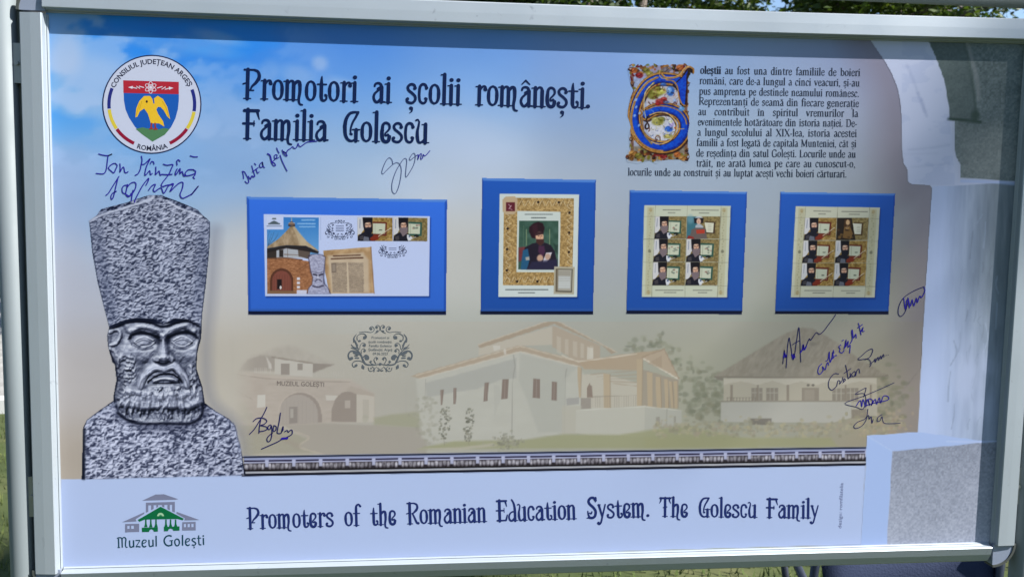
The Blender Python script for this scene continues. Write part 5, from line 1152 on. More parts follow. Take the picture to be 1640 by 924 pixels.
# ---- postmark with scrolls
k = crop(540, 510, 9.243); PM = Ink(.2); PC = (98, 106, 112)
half = [('4>9', [(330,205),(420,195),(500,205),(545,180),(545,140),(512,118),(482,138),(498,162)]), (30, [(500,152),(506,154)]), ('4>8', [(560,218),(606,195),(632,160),(624,112),(590,100),(570,128),(594,146)]), (24, [(588,128),(592,130)]), (16, [(585,190),(600,180)]),
 (8, [(300,320),(298,262),(346,226),(400,226),(436,260),(424,296),(388,296)]), (36, [(405,280),(412,276)]), ('6>26', [(286,232),(250,286),(254,340)]), (20, [(262,330),(300,400)]), ('4>24', [(208,384),(240,420),(280,440)]), (12, [(270,340),(290,400),(320,460)]), (22, [(325,330),(340,330)]),
 (7, [(335,450),(345,392),(380,362),(420,380),(412,416),(386,404)]), (32, [(395,396),(402,398)]), (7, [(362,514),(358,470),(396,446),(424,478),(402,494)]), (26, [(404,478),(408,480)]), ('6>22', [(208,432),(290,462),(350,530),(384,610)]), ('22>8', [(384,610),(424,672),(520,686),(638,672)]),
 (14, [(385,575),(420,540),(462,560),(462,600),(425,606)]), (48, [(432,576),(438,576)]), (18, [(350,540),(270,486),(200,486),(166,540),(186,604),(228,592)]), (36, [(206,590),(218,586)]), (26, [(250,500),(310,530)]), (14, [(265,548),(300,552)]), (18, [(270,582),(316,584)]),
 (10, [(400,652),(330,626),(256,634),(224,676),(246,716),(288,706)]), (30, [(276,696),(286,690)]), (16, [(376,690),(372,726),(396,738)]), (26, [(388,712),(390,716)]), (6, [(462,724),(476,768),(516,776),(550,738),(520,712)]), (18, [(500,736),(506,738)]), ('10>4', [(546,786),(556,746),(588,712)]), (14, [(540,765),(548,770)]),
 (7, [(592,770),(624,776),(628,752),(600,728)]), (16, [(606,768),(612,768)]), (8, [(572,664),(546,610),(572,572),(604,590),(584,612)]), (22, [(588,594),(592,596)]), (9, [(540,680),(500,660),(484,640),(500,624)]), (20, [(498,638),(504,636)])]
for w, p in half:
    if isinstance(w, str): a, b = map(float, w.split('>')); ww = np.linspace(a, b, len(p))
    else: ww = np.full(len(p), float(w))
    for mir in (False, True):
        q = np.array(p, float)
        if mir: q[:, 0] = 1276 - q[:, 0]
        PM.stroke(k(*q), np.maximum(ww / 9.243 * 1.2, .9), PC)
PM.disc(*k((638, 674))[0], 2.4, 2.2, PC)
pmk = PM.build('postmark', poster)
lt = Ink(.2)
for s, y, x0, x1 in [('Promotori ai', 300, 508, 770), ('școlii românești.', 362, 462, 815), ('Familia Golescu', 420, 470, 805), ('Ștefănești, Argeș', 478, 462, 818), ('09.06.2023', 538, 528, 750)]:
    small_line(lt, s, k((x0, y))[0], k((x1, y))[0], 6.0, (110, 118, 122))
lt.build('postmark_lettering', pmk)
for (ox, oy, sx) in [(544.5, 368, .43), (629, 398, .41)]:       # the two small postmarks on the envelope
    m2 = Ink(.32); c = np.array([638, 440.0])
    for w, p in half:
        ww = w if not isinstance(w, str) else np.mean([float(a) for a in w.split('>')])
        if sx == .41 and min(y for x, y in p) < 300: continue
        for mir in (False, True):
            q = np.array(p, float)
            if mir: q[:, 0] = 1276 - q[:, 0]
            m2.stroke((q - c) / 9.243 * sx * np.array([1.06, .98]) + (ox, oy), max(ww / 9.243 * sx, .5), (62, 66, 96), n=2)
    for y in (300, 362, 420, 478):
        if sx == .41 and y < 370: continue
        m2.stroke((np.array([(500., y), (776, y)]) - c) / 9.243 * sx + (ox, oy), .7, (120, 126, 160), cap=False)
    m2.build('envelope_postmark', [x for x in poster.children if x.name == 'stamp_panel'][0])

# ---- signatures in felt pen
PEN, PEN2, PEN3 = (44, 32, 158), (34, 32, 96), (84, 96, 140)
def sign(label, *items):
    s = Ink(.34)
    for f, w, col, strokes in items:
        for p in strokes: s.stroke(f(*p), w, col, n=4)
    s.build('signature', poster, label)
k = crop(145, 240, 8.632)
sign('blue two-line signature above the stone bust', (k, 1.75, PEN, [
 [(115,60),(170,75),(240,82),(300,60),(275,72),(245,92),(232,180),(222,260),(205,310),(170,335),(80,328)], [(345,190),(310,195),(262,232),(252,262),(290,298),(325,320),(350,270),(370,220),(345,190)],
 [(408,195),(412,250),(408,310),(430,270),(455,240),(468,270),(475,312),(500,318),(520,305)], [(705,90),(714,150),(700,220),(690,270),(660,330),(620,355)], [(705,205),(745,200),(790,160),(825,125),(800,180),(770,250),(752,345),(768,348),(800,310),(822,292),(830,345),(855,330)],
 [(830,195),(845,165),(872,170),(880,200)], [(905,240),(905,300),(900,345),(925,320),(950,295),(965,350),(985,345)], [(1010,200),(1060,215),(1140,205),(1120,260),(1090,330),(1040,400),(1000,450),(980,500),(1020,510)], [(985,340),(1060,345),(1130,340)],
 [(1200,212),(1195,160),(1215,140),(1240,160)], [(1200,265),(1175,320),(1180,350),(1212,305),(1242,258),(1238,335),(1268,300),(1290,360),(1320,360)], [(1420,275),(1350,280),(1310,330),(1330,360),(1390,350),(1440,330),(1455,300),(1420,275)], [(1455,300),(1445,350),(1420,380),(1440,400)], [(1380,85),(1430,100),(1480,100)],
 [(395,370),(350,440),(300,520),(250,600),(215,630)], [(380,400),(350,520),(330,610),(310,670),(290,685),(285,640),(310,600),(360,575)], [(520,490),(470,495),(440,530),(445,590),(490,615),(540,640),(565,600)],
 [(510,480),(500,550),(490,610),(520,650),(570,620),(620,540),(630,470),(600,450),(550,470),(510,520)], [(590,560),(575,640),(565,710)], [(770,490),(800,430),(805,395),(780,420),(720,500),(660,610),(620,690),(610,725)],
 [(805,560),(850,500),(900,480),(870,550),(890,580),(930,550),(980,530),(1010,600),(1040,570),(1080,500),(1150,470),(1100,580),(1170,510),(1230,460),(1280,455),(1270,540),(1240,620),(1270,670),(1330,650),(1400,610),(1450,550),(1495,500),(1450,560),(1400,620)], [(1000,510),(1060,490),(1140,480)]]))
k = crop(380, 220, 10.25)
sign('blue slanting signature just under the second title line', (k, 1.5, PEN, [
 [(85,560),(100,620),(105,680)], [(85,560),(120,570),(150,620),(180,680),(190,740),(160,755),(130,725)], [(185,640),(220,690),(235,640),(262,640)], [(240,470),(260,540),(290,640),(255,655)], [(250,570),(345,500)], [(310,520),(335,590),(360,570)], [(285,430),(308,455)],
 [(410,410),(370,450),(380,495),(420,480),(415,405),(430,480),(452,500)], [(650,175),(665,220),(690,262)], [(705,295),(735,380),(770,460),(820,555)],
 [(740,210),(760,270),(790,300),(820,310),(800,260),(750,230),(800,262),(830,215),(870,190),(910,155),(930,180),(965,180),(990,140),(1000,100),(1010,132),(1040,155),(1090,120),(1150,82),(1220,72),(1310,66)]]),
 (k, 2.2, PEN, [[(500,272),(540,300),(560,380),(572,425)]]), (k, 1.5, PEN, [[(560,380),(575,440),(600,470),(630,465),(610,425),(580,405),(640,345),(655,292),(612,300),(615,350),(650,350),(680,335)]]))
k = crop(600, 230, 10.27)
sign('thin grey-blue looping signature above the wide blue panel', (k, 1.05, PEN3, [
 [(300,340),(290,280),(250,235),(200,270),(150,370),(120,470),(140,500),(200,440),(290,355),(360,315),(410,340),(440,420),(430,560),(400,700),(360,800),(325,825),(290,780),(285,680),(310,570),(360,440),(420,340),(470,265),(510,245),(530,290),(520,400),(510,520),(525,550),(580,470),(640,360),(665,270),(670,200),(650,160),(610,190),(575,250),(590,275),(640,235),(690,200)]]),
 (k, 1.3, PEN, [[(690,200),(720,190),(710,270),(740,190),(770,170),(760,260),(790,240),(800,180),(820,205),(850,190),(910,120)]]))
k = crop(1240, 490, 8.4)
sign('spiky blue signature with a long upward tail below the right-hand blue panel', (k, 1.25, PEN2, [
 [(115,775),(125,680),(135,590),(140,660)], [(160,830),(168,720),(180,540),(200,425),(215,500),(232,600),(240,680)], [(270,690),(285,580),(305,440),(330,285),(343,400),(350,600),(357,750)], [(245,520),(290,490),(340,465)],
 [(430,540),(470,440),(490,460),(530,400),(570,355),(605,380),(660,340),(730,250),(790,170),(825,115)]]),
 (k, 2.2, PEN, [[(125,690),(140,630),(150,690),(162,660)], [(236,650),(255,720),(262,640),(275,690)], [(350,625),(380,580),(390,515),(400,590),(430,540)]]))
k = crop(1300, 500, 4.62)
sign('small cramped blue signature over the thatched roof', (k, 1.3, PEN, [
 [(75,380),(55,400),(45,440),(60,458),(85,430)], [(85,430),(80,400),(100,425),(110,385),(120,370),(125,390)], [(105,360),(120,350),(130,290),(135,370),(150,330),(155,290),(160,340)], [(140,355),(175,320),(185,320)], [(160,280),(165,300)],
 [(215,240),(200,255),(210,270),(205,290),(225,300),(240,280)], [(240,270),(255,200),(250,260),(270,210),(268,260),(285,240),(280,300)], [(225,210),(235,205)], [(285,230),(300,200),(295,150),(300,130),(310,190),(325,160),(330,190)], [(345,80),(355,120),(365,165)], [(340,115),(375,90)], [(360,150),(380,110),(375,140),(388,140)]]))
sign('thin legible blue signature rising to the right under the roof', (k, 1.1, PEN2, [
 [(200,455),(165,455),(130,500),(125,550),(150,575),(185,545)], [(185,545),(195,505),(210,510),(205,530),(225,505),(230,480)], [(230,520),(250,500),(240,490),(235,510)], [(250,390),(262,440),(270,490),(285,470)], [(240,450),(290,415)], [(285,450),(290,480)],
 [(310,440),(295,460),(310,475),(325,450),(315,435)], [(325,470),(335,430),(350,420),(355,450)], [(430,400),(440,380),(425,350),(400,345),(360,350),(342,345),(370,320),(410,285),(445,270),(450,290),(430,330),(395,350)], [(430,380),(460,360),(470,340),(470,370),(490,330),(495,355),(510,320),(515,345),(530,310),(535,330)], [(549,318),(551,318)], [(564,315),(566,315)]]))
sign('tangled signature with a long straight stroke beside the farmhouse', (k, 1.0, PEN2, [
 [(610,520),(500,570),(380,620),(245,672),(330,700),(380,715),(400,650),(385,600),(320,605),(395,560),(400,572),(385,625)]]), (k, 1.3, PEN, [[(330,690),(360,650),(370,700),(380,640),(400,700),(410,640),(430,690),(420,640),(450,650),(440,690),(470,640),(480,680),(500,630),(510,670),(530,620),(560,620),(570,640),(540,655),(460,670),(400,690)]]))
sign('small dark signature with a level tail at the foot of the farmhouse', (k, 1.05, PEN2, [
 [(415,715),(410,760),(400,800),(370,840),(325,858),(312,840),(340,810),(390,790),(420,760),(425,790),(440,770),(445,820),(455,790)], [(520,755),(490,775),(485,805),(505,800),(520,770),(525,800),(540,820),(600,822),(655,818)]]))
k = crop(390, 640, 10.27)
sign('dark blue signature with an underline on the gate picture', (k, 1.6, PEN2, [
 [(385,120),(350,200),(300,290),(250,370),(180,480),(100,565)], [(160,355),(210,310),(280,295),(350,310),(385,350),(340,400),(280,420),(370,440),(390,480),(330,510),(260,520)], [(290,300),(265,430),(255,545)],
 [(450,410),(410,430),(405,480),(440,480),(460,420),(470,500),(460,620),(430,680),(395,680),(390,630),(430,580),(480,540)], [(500,430),(490,510),(530,500),(540,440),(500,420)], [(610,215),(590,350),(560,500),(560,545),(620,545),(640,470),(655,435),(650,500),(630,520)],
 [(680,520),(720,500),(740,530),(770,500),(800,500),(800,560),(740,600),(660,640)], [(720,630),(640,640),(560,690),(300,805)]]), (k, 3.4, PEN, [[(630,640),(660,632),(720,630)]]))
k = crop(1220, 290, 3.696)
sign('looped blue signature right of the stamp panels beside the arch', (k, 1.25, PEN2, [
 [(960,625),(900,650),(840,690),(812,740),(808,785),(825,800),(850,770),(870,700)]]), (k, 1.5, PEN, [[(840,690),(850,760),(860,700),(875,750)], [(865,690),(880,740),(890,700),(900,740),(915,690),(920,720),(935,680),(945,690),(965,650),(960,630)]]))
# ---------------------------------------------------------------- snap frame, stand
def metal(name, base, rough, metalness, streak=0.5):
    m, t, b = mat_new(name, base, rough, metalness)
    tc = t.nodes.new('ShaderNodeTexCoord'); n = t.nodes.new('ShaderNodeTexNoise'); n.inputs['Scale'].default_value = 14; n.inputs['Detail'].default_value = 6
    r = t.nodes.new('ShaderNodeMapRange'); r.inputs['To Min'].default_value = rough * .8; r.inputs['To Max'].default_value = rough * 1.3
    t.links.new(tc.outputs['Object'], n.inputs['Vector']); t.links.new(n.outputs['Fac'], r.inputs['Value']); t.links.new(r.outputs[0], b.inputs['Roughness'])
    # handling marks: small dark scuffs
    n2 = t.nodes.new('ShaderNodeTexNoise'); n2.inputs['Scale'].default_value = 38; n2.inputs['Detail'].default_value = 3; n2.inputs['Distortion'].default_value = 1.2
    cr = t.nodes.new('ShaderNodeValToRGB'); cr.color_ramp.elements[0].position = .235; cr.color_ramp.elements[1].position = .30
    cr.color_ramp.elements[0].color = (*[c * .7 for c in base], 1); cr.color_ramp.elements[1].color = (*base, 1)
    t.links.new(tc.outputs['Object'], n2.inputs['Vector']); t.links.new(n2.outputs['Fac'], cr.inputs[0]); t.links.new(cr.outputs[0], b.inputs['Base Color'])
    return m
ALU = metal('anodised_aluminium', (.325, .365, .40), .46, .3)
POSTM = metal('grey_painted_steel', (.155, .18, .19), .62, .1)
DARKM = mat_new('dark_rubber', (.05, .055, .05), .6)[0]
STRIP_SHADE = metal('strip_shade_dark', (.13, .14, .125), .55, .3)  # dark tone that stands in for shade beside the left post
ZINC = metal('zinc_plate', (.30, .31, .31), .4, .6)
CAP = mat_new('cap_plastic', (.20, .23, .30), .35)[0]

def sweep(path, nrm, prof, closed=True):
    """profile of (outward, towards viewer) pairs in metres swept along points of the board plane (X, Z)"""
    V, F = [], []; m = len(prof)
    for (x, z), (nx, nz) in zip(path, nrm):
        for u, d in prof: V.append((x + nx * u, -d, z + nz * u))
    for i in range(len(path) - 1):
        for j in range(m):
            a, b = i * m + j, i * m + (j + 1) % m
            F.append([a, b, b + m, a + m])
    F.append(list(range(m))[::-1]); F.append([(len(path) - 1) * m + j for j in range(m)])
    return V, F
def fix(o):
    import bmesh
    bm = bmesh.new(); bm.from_mesh(o.data); bmesh.ops.recalc_face_normals(bm, faces=bm.faces); bm.to_mesh(o.data); bm.free(); return o
def rail(name, a, b, out, prof, e0, e1, bow=0.0):
    A, B = P2(*a), P2(*b); d = B - A; L = np.hypot(*d); d = d / L
    n = np.array([d[1], -d[0]]); n = n if n @ np.asarray(out) > 0 else -n
    pts = []
    for t in np.linspace(0, 1, 17):
        s = -e0 + (L + e0 + e1) * t; w = 4 * (s / L) * (1 - s / L)
        pts.append(A + d * s - n * bow * max(w, 0))
    V, F = sweep(pts, [n] * len(pts), prof)
    return fix(mesh_obj(name, V, F, ALU, frame))
tl, tr, br, bl = (78, 21), (1640.5, 71), (1585, 867), (101, 907)
fb = P([(840, 905)])[0]
frame = thing('display_board', 'silver aluminium display board frame with four rails and rounded corner caps around the poster', 'display board', fb)
def profile(tilt_w, tilt_d, hi=.0135):
    return [(0, -.012), (0, .0012), (.0012, .0040), (.0020, .0030), (.0034, .0052), (.0044, hi - .0012), (.0056, hi), (.0056 + tilt_w * .5, hi - tilt_d * .35), (.0056 + tilt_w, hi - tilt_d), (.0056 + tilt_w + .0022, hi - tilt_d - .0028), (.0056 + tilt_w + .0024, -.012)]
rail('top_rail', tl, tr, (0, 1), profile(.0300, .002), .003, .05, .0036)
rail('bottom_rail', bl, br, (0, -1), profile(.0250, .0100), -.002, -.004)
rail('left_rail', tl, bl, (-1, 0), profile(.0290, .0025), -.003, .006)
rail('right_rail', tr, br, (1, 0), profile(.0300, .0015), .03, .002)
def corner(px, sx, sz):
    """quarter-round plastic cap filling the square between two rails"""
    c = P2(*px); r = .036; V, F = [], []
    rim = [(0, 0)] + [(r * math.cos(a), r * math.sin(a)) for a in np.linspace(0, math.pi / 2, 12)]
    n = len(rim)
    for d in (-.011, .0085):
        for u, w in rim: V.append((c[0] + sx * (u + .001), -d, c[1] + sz * (w + .001)))
    F.append(list(range(n))); F.append([n + i for i in range(n)][::-1])
    for i in range(n): F.append([i, (i + 1) % n, n + (i + 1) % n, n + i])
    o = fix(mesh_obj('corner_cap', V, F, CAP, frame)); V, F = [], []
    arc = [(math.cos(a), math.sin(a)) for a in np.linspace(0, math.pi / 2, 14)]
    for u, w in arc:
        for rr, d in ((r - .0004, .010), (r + .0036, .010), (r + .0036, -.0115), (r - .0004, -.0115)): V.append((c[0] + sx * (u * rr + .001), -d, c[1] + sz * (w * rr + .001)))
    for i in range(len(arc) - 1):
        for j in range(4): F.append([4 * i + j, 4 * i + (j + 1) % 4, 4 * i + 4 + (j + 1) % 4, 4 * i + 4 + j])
    F.append([0, 1, 2, 3]); e = 4 * (len(arc) - 1); F.append([e, e + 1, e + 2, e + 3])
    fix(mesh_obj('cap_rim', V, F, DARKM, o))
for p, sx, sz in ((tl, -1, 1), (tr, 1, 1), (br, 1, -1), (bl, -1, -1)): corner(p, sx, sz)
# thin back board behind the sheet
q = [P2(*p) for p in (tl, tr, br, bl)]
V = [(x, y, z) for y in (.004, .0115) for x, z in q]
fix(mesh_obj('back_board', V, [[0,1,2,3],[4,5,6,7],[0,1,5,4],[1,2,6,5],[2,3,7,6],[3,0,4,7]], mat_new('back_board', (.6,.6,.58), .7)[0], frame))

def tube(pts, r, seg=20, caps=True):
    pts = [np.asarray(p, float) for p in pts]; r = np.broadcast_to(np.asarray(r, float), (len(pts),)); V, F = [], []
    up = np.array([.31, .17, .93]); n0 = None
    for i, p in enumerate(pts):
        t = pts[min(i + 1, len(pts) - 1)] - pts[max(i - 1, 0)]; t = t / np.linalg.norm(t)
        a = np.cross(t, up) if n0 is None else n0 - t * (n0 @ t)
        if np.linalg.norm(a) < .2: a = np.cross(t, [1, 0, 0])
        a /= np.linalg.norm(a); n0 = a; b = np.cross(t, a)
        for k in range(seg):
            q = 2 * math.pi * k / seg; V.append(p + r[i] * (a * math.cos(q) + b * math.sin(q)))
    for i in range(len(pts) - 1):
        for k in range(seg): F.append([i * seg + k, i * seg + (k + 1) % seg, (i + 1) * seg + (k + 1) % seg, (i + 1) * seg + k])
    if caps: F.append(list(range(seg))[::-1]); F.append([(len(pts) - 1) * seg + k for k in range(seg)])
    return V, F
def box(x0, x1, y0, y1, z0, z1):
    V = [(x, y, z) for x in (x0, x1) for y in (y0, y1) for z in (z0, z1)]
    return V, [[0,1,3,2],[4,6,7,5],[0,4,5,1],[2,3,7,6],[0,2,6,4],[1,5,7,3]]
def join(parts):
    V, F = [], []
    for v, f in parts: F += [[i + len(V) for i in q] for q in f]; V += [tuple(map(float, p)) for p in v]
    return V, F

def on(px, y):                       # world point at depth y seen at a pixel: used once to measure the stand off the photograph
    d = np.array([(px[0] - 820) / F_PX, (px[1] - 462) / F_PX, 1.0]) @ _Hm.T
    return CAM + d * ((y - CAM[1]) / d[1])
stand = thing('display_stand', 'grey tubular display stand with two upright posts and a top crossbar carrying the frame', 'stand', (0, .012, 0))
R_POST = .0165; yp = .004
lx = on((21, 460), yp)[0]; rx_ = on((1636.5, 700), yp)[0] + .012
tilt = (on((26.5, 880), yp)[0] - on((16.5, 100), yp)[0]) / (on((26.5, 880), yp)[2] - on((16.5, 100), yp)[2])
zt = on((1640, 0), yp)[2] + .16
for x, sgn in ((lx, 1), (rx_, -1)):
    V, F = tube([(x, yp, .04), (x, yp, .6), (x, yp, 1.2), (x, yp, zt)], R_POST, 28)
    po = mesh_obj('post', V, F, POSTM, stand, smooth=False); 
    for p in po.data.polygons: p.use_smooth = len(p.vertices) == 4
    V, F = box(x - .0045 if sgn < 0 else x + .006, x - .006 if sgn < 0 else x + .0045 + .024, yp + .004, yp + .010, .2, zt - .02)
    if sgn > 0: fix(mesh_obj('shadow_strip', *box(x + R_POST - .004, x + R_POST + .0105, yp + .004, yp + .020, .2, zt - .05), STRIP_SHADE, stand))  # dark strip put in for the shadow and gap between post and frame
    foot = join([box(x - .03, x + .03, yp - .30, yp + .30, .012, .042), box(x - .022, x + .022, yp - .30, yp - .26, .0, .014), box(x - .022, x + .022, yp + .26, yp + .30, .0, .014)])
    fix(mesh_obj('foot', *foot, POSTM, stand))
ca, cb = on((lx * 0 + 300, -42), yp - .004), on((1640, -12), yp - .004)
sl_ = (cb[2] - ca[2]) / (cb[0] - ca[0])
zc = on((1500, -12), yp)[2]
V, F = tube([(lx - .0, yp, zc + .002), (0, yp, zc), (rx_, yp, zc - .002)], .0175, 26)
cbm = mesh_obj('crossbar', V, F, POSTM, stand)
for p in cbm.data.polygons: p.use_smooth = len(p.vertices) == 4
def bracket(px0, px1, xa, xb):
    z1, z0 = on(px0, 0)[2], on(px1, 0)[2]
    b = fix(mesh_obj('bracket', *box(xa, xb, -.003, .001, z0, z1), ZINC, stand)); zm = (z0 + z1) / 2
    V, F = tube([((xa + xb) / 2, -.003, zm), ((xa + xb) / 2, -.0062, zm)], .0032, 12); mesh_obj('bolt', V, F, ZINC, b)
fl = P2(62, 460)[0] - .0225
bracket((30, 70), (30, 134), lx + R_POST * .75, fl + .012); bracket((52, 762), (52, 826), lx + R_POST * .75, fl + .012)
fr = P2(1614, 460)[0] + .036
bracket((1632, 748), (1632, 806), fr - .006, rx_ - R_POST * .5); bracket((1650, 70), (1650, 134), fr - .006, rx_ - R_POST * .5)
# dark arch atop the left post: shadow cast by the frame corner
# ---------------------------------------------------------------- lawn, path, chair, trees
def ground_mat(name, cols, scale, rough=.9):
    m, t, b = mat_new(name, cols[0], rough, spec=.15)
    tc = t.nodes.new('ShaderNodeTexCoord'); a = t.nodes.new('ShaderNodeTexNoise'); a.inputs['Scale'].default_value = scale; a.inputs['Detail'].default_value = 8; a.inputs['Roughness'].default_value = .65
    cr = t.nodes.new('ShaderNodeValToRGB'); e = cr.color_ramp.elements; e[0].position = .3; e[1].position = .7
    e[0].color = (*cols[0], 1); e[1].color = (*cols[1], 1)
    if len(cols) > 2: x = e.new(.5); x.color = (*cols[2], 1)
    t.links.new(tc.outputs['Object'], a.inputs['Vector']); t.links.new(a.outputs['Fac'], cr.inputs[0]); t.links.new(cr.outputs[0], b.inputs['Base Color'])
    bp = t.nodes.new('ShaderNodeBump'); bp.inputs['Strength'].default_value = .6; bp.inputs['Distance'].default_value = .03
    t.links.new(a.outputs['Fac'], bp.inputs['Height']); t.links.new(bp.outputs[0], b.inputs['Normal'])
    return m
n = 40; xs = np.linspace(-1, 1, n); xs = np.sign(xs) * np.abs(xs) ** 3 * 600
GXX, GYY = np.meshgrid(xs, xs); idx = np.arange(n * n).reshape(n, n)
ff = np.stack([idx[:-1, :-1], idx[:-1, 1:], idx[1:, 1:], idx[1:, :-1]], -1).reshape(-1, 4)
gr = mesh_obj('ground', np.stack([GXX.ravel(), GYY.ravel() + 20, np.zeros(n * n)], 1), ff, ground_mat('lawn_soil', [(.03,.045,.015), (.10,.10,.045), (.055,.07,.025)], 1.4))
gr['kind'] = 'structure'
pv = ground_mat('pale_gravel', [(.17,.165,.155), (.33,.32,.30), (.24,.235,.22)], 5)
pa = mesh_obj('path', [(-22,5.6,.004),(-1.2,6.0,.004),(-1.0,14,.004),(-24,16,.004)], [[0,1,2,3]], pv); pa['kind'] = 'structure'
kb = fix(mesh_obj('kerb', *box(-22, -1.2, 5.35, 5.5, -.05, .11), mat_new('kerb_concrete', (.55,.55,.52), .8)[0])); kb['kind'] = 'structure'
# grass blades
nb = 70000
bx = RNG.normal(0, 3.6, nb); by = -3.2 + 11 * RNG.random(nb) ** 1.05
keep = ~((by > 5.2) & (bx < -1.0)) & ~((by < .2) & (RNG.random(nb) < .5)); bx, by = bx[keep], by[keep]; nb = len(bx)
hh = RNG.uniform(.025, .075, nb); aa = RNG.uniform(0, 6.283, nb); ww = RNG.uniform(.003, .006, nb); ln = RNG.uniform(.0, .04, nb); la = RNG.uniform(0, 6.283, nb)
v0 = np.stack([bx - ww * np.cos(aa), by - ww * np.sin(aa), np.zeros(nb)], 1); v1 = np.stack([bx + ww * np.cos(aa), by + ww * np.sin(aa), np.zeros(nb)], 1); v2 = np.stack([bx + ln * np.cos(la), by + ln * np.sin(la), hh], 1)
V = np.stack([v0, v1, v2], 1).reshape(-1, 3); F = np.arange(3 * nb).reshape(-1, 3)
gm = ground_mat('grass_blades', [(.04,.065,.018), (.15,.15,.065), (.075,.105,.03)], 9)
gb = mesh_obj('grass', V, F, gm); tag(gb, 'short green lawn grass with yellowish tips behind and under the display board', 'grass'); gb['kind'] = 'stuff'

# folding chair with navy fabric, standing behind the board
fab, t, b = mat_new('navy_canvas', (.018, .026, .055), .85, spec=.2)
tc = t.nodes.new('ShaderNodeTexCoord'); wv = t.nodes.new('ShaderNodeTexNoise'); wv.inputs['Scale'].default_value = 160; bp = t.nodes.new('ShaderNodeBump'); bp.inputs['Strength'].default_value = .5; bp.inputs['Distance'].default_value = .004
t.links.new(tc.outputs['Object'], wv.inputs['Vector']); t.links.new(wv.outputs['Fac'], bp.inputs['Height']); t.links.new(bp.outputs[0], b.inputs['Normal'])
TUBE = mat_new('chair_tube', (.03, .035, .05), .4, .3)[0]
yc = 1.05
cl, cr_ = on((1312, 906), yc), on((1592, 906), yc)
x0, x1 = cl[0], cr_[0]; zt0 = cl[2]
chair = thing('camping_chair', 'folding camping chair with dark navy fabric behind the lower right of the board', 'chair', ((x0 + x1) / 2, yc + .2, 0))
def cloth(name, rows, mat, th=.006):
    """a sagging fabric panel through rows of points"""
    rows = [np.asarray(r, float) for r in rows]; m = len(rows[0]); V = []; F = []
    for s in (0, 1):
        for r in rows:
            for p in r: V.append(p + np.array([0, th * s, -th * s * .3]))
    N = len(rows) * m
    for s in (0, 1):
        for i in range(len(rows) - 1):
            for j in range(m - 1):
                a = s * N + i * m + j; f = [a, a + 1, a + m + 1, a + m]; F.append(f if s == 0 else f[::-1])
    ring = [i for i in range(m)] + [k * m + m - 1 for k in range(1, len(rows))] + [(len(rows) - 1) * m + j for j in range(m - 2, -1, -1)] + [k * m for k in range(len(rows) - 2, 0, -1)]
    for i in range(len(ring)): a, c = ring[i], ring[(i + 1) % len(ring)]; F.append([a, c, c + N, a + N])
    return fix(mesh_obj(name, V, F, mat, chair, smooth=True))
W = x1 - x0; us = np.linspace(0, 1, 9)
cloth('backrest', [[(x0 + W * (u if k else .0 + u), yc + .03 * math.sin(math.pi * u) + .05 * (3 - k) / 3, zt0 + .20 - k * .14 - .0) if False else
                    (x0 + W * (.02 * k + u * (1 - .02 * k)), yc + .035 * math.sin(math.pi * u) - .02 * k, zt0 + .06 - k * .12) for u in us] for k in range(4)], fab)
cloth('seat', [[(x0 + W * (.05 + u * .9), yc + .02 + .14 * k, zt0 - .34 - .05 * math.sin(math.pi * u) * math.sin(math.pi * (k + .5) / 4)) for u in us] for k in range(4)], fab)
zl = zt0 - .30
for a, b2 in [((x0 - .02, yc - .03, zt0 + .10), (x0 - .05, yc + .02, .0)), ((x1 + .005, yc - .03, zt0 + .10), (x1 + .0, yc + .02, .0)), ((x0 + .10, yc + .5, zl + .2), (x0 + .16, yc + .48, 0)), ((x1 + .01, yc + .5, zl + .2), (x1 + .02, yc + .48, 0))]:
    V, F = tube([a, ((a[0] + b2[0]) / 2, (a[1] + b2[1]) / 2, (a[2] + b2[2]) / 2), b2], .013, 12); mesh_obj('leg', V, F, TUBE, chair, smooth=True)
for x in (x0 - .02, x1 + .006):
    V, F = tube([(x, yc - .03, zl + .19), (x + (.06 if x < x0 else -.01), yc + .25, zl + .21), (x + (.12 if x < x0 else -.02), yc + .5, zl + .2)], .014, 12); mesh_obj('armrest', V, F, TUBE, chair, smooth=True)

# trees
def bark_mat():
    m, t, b = mat_new('bark', (.10, .08, .06), .9)
    tc = t.nodes.new('ShaderNodeTexCoord'); mp = t.nodes.new('ShaderNodeMapping'); mp.inputs['Scale'].default_value = (6, 6, 1.2); a = t.nodes.new('ShaderNodeTexNoise'); a.inputs['Scale'].default_value = 4; a.inputs['Detail'].default_value = 8
    cr = t.nodes.new('ShaderNodeValToRGB'); cr.color_ramp.elements[0].color = (.04,.032,.026,1); cr.color_ramp.elements[1].color = (.19,.155,.125,1)
    bp = t.nodes.new('ShaderNodeBump'); bp.inputs['Strength'].default_value = .9; bp.inputs['Distance'].default_value = .05
    t.links.new(tc.outputs['Object'], mp.inputs[0]); t.links.new(mp.outputs[0], a.inputs['Vector']); t.links.new(a.outputs['Fac'], cr.inputs[0]); t.links.new(cr.outputs[0], b.inputs['Base Color']); t.links.new(a.outputs['Fac'], bp.inputs['Height']); t.links.new(bp.outputs[0], b.inputs['Normal'])
    return m
BARK = bark_mat()
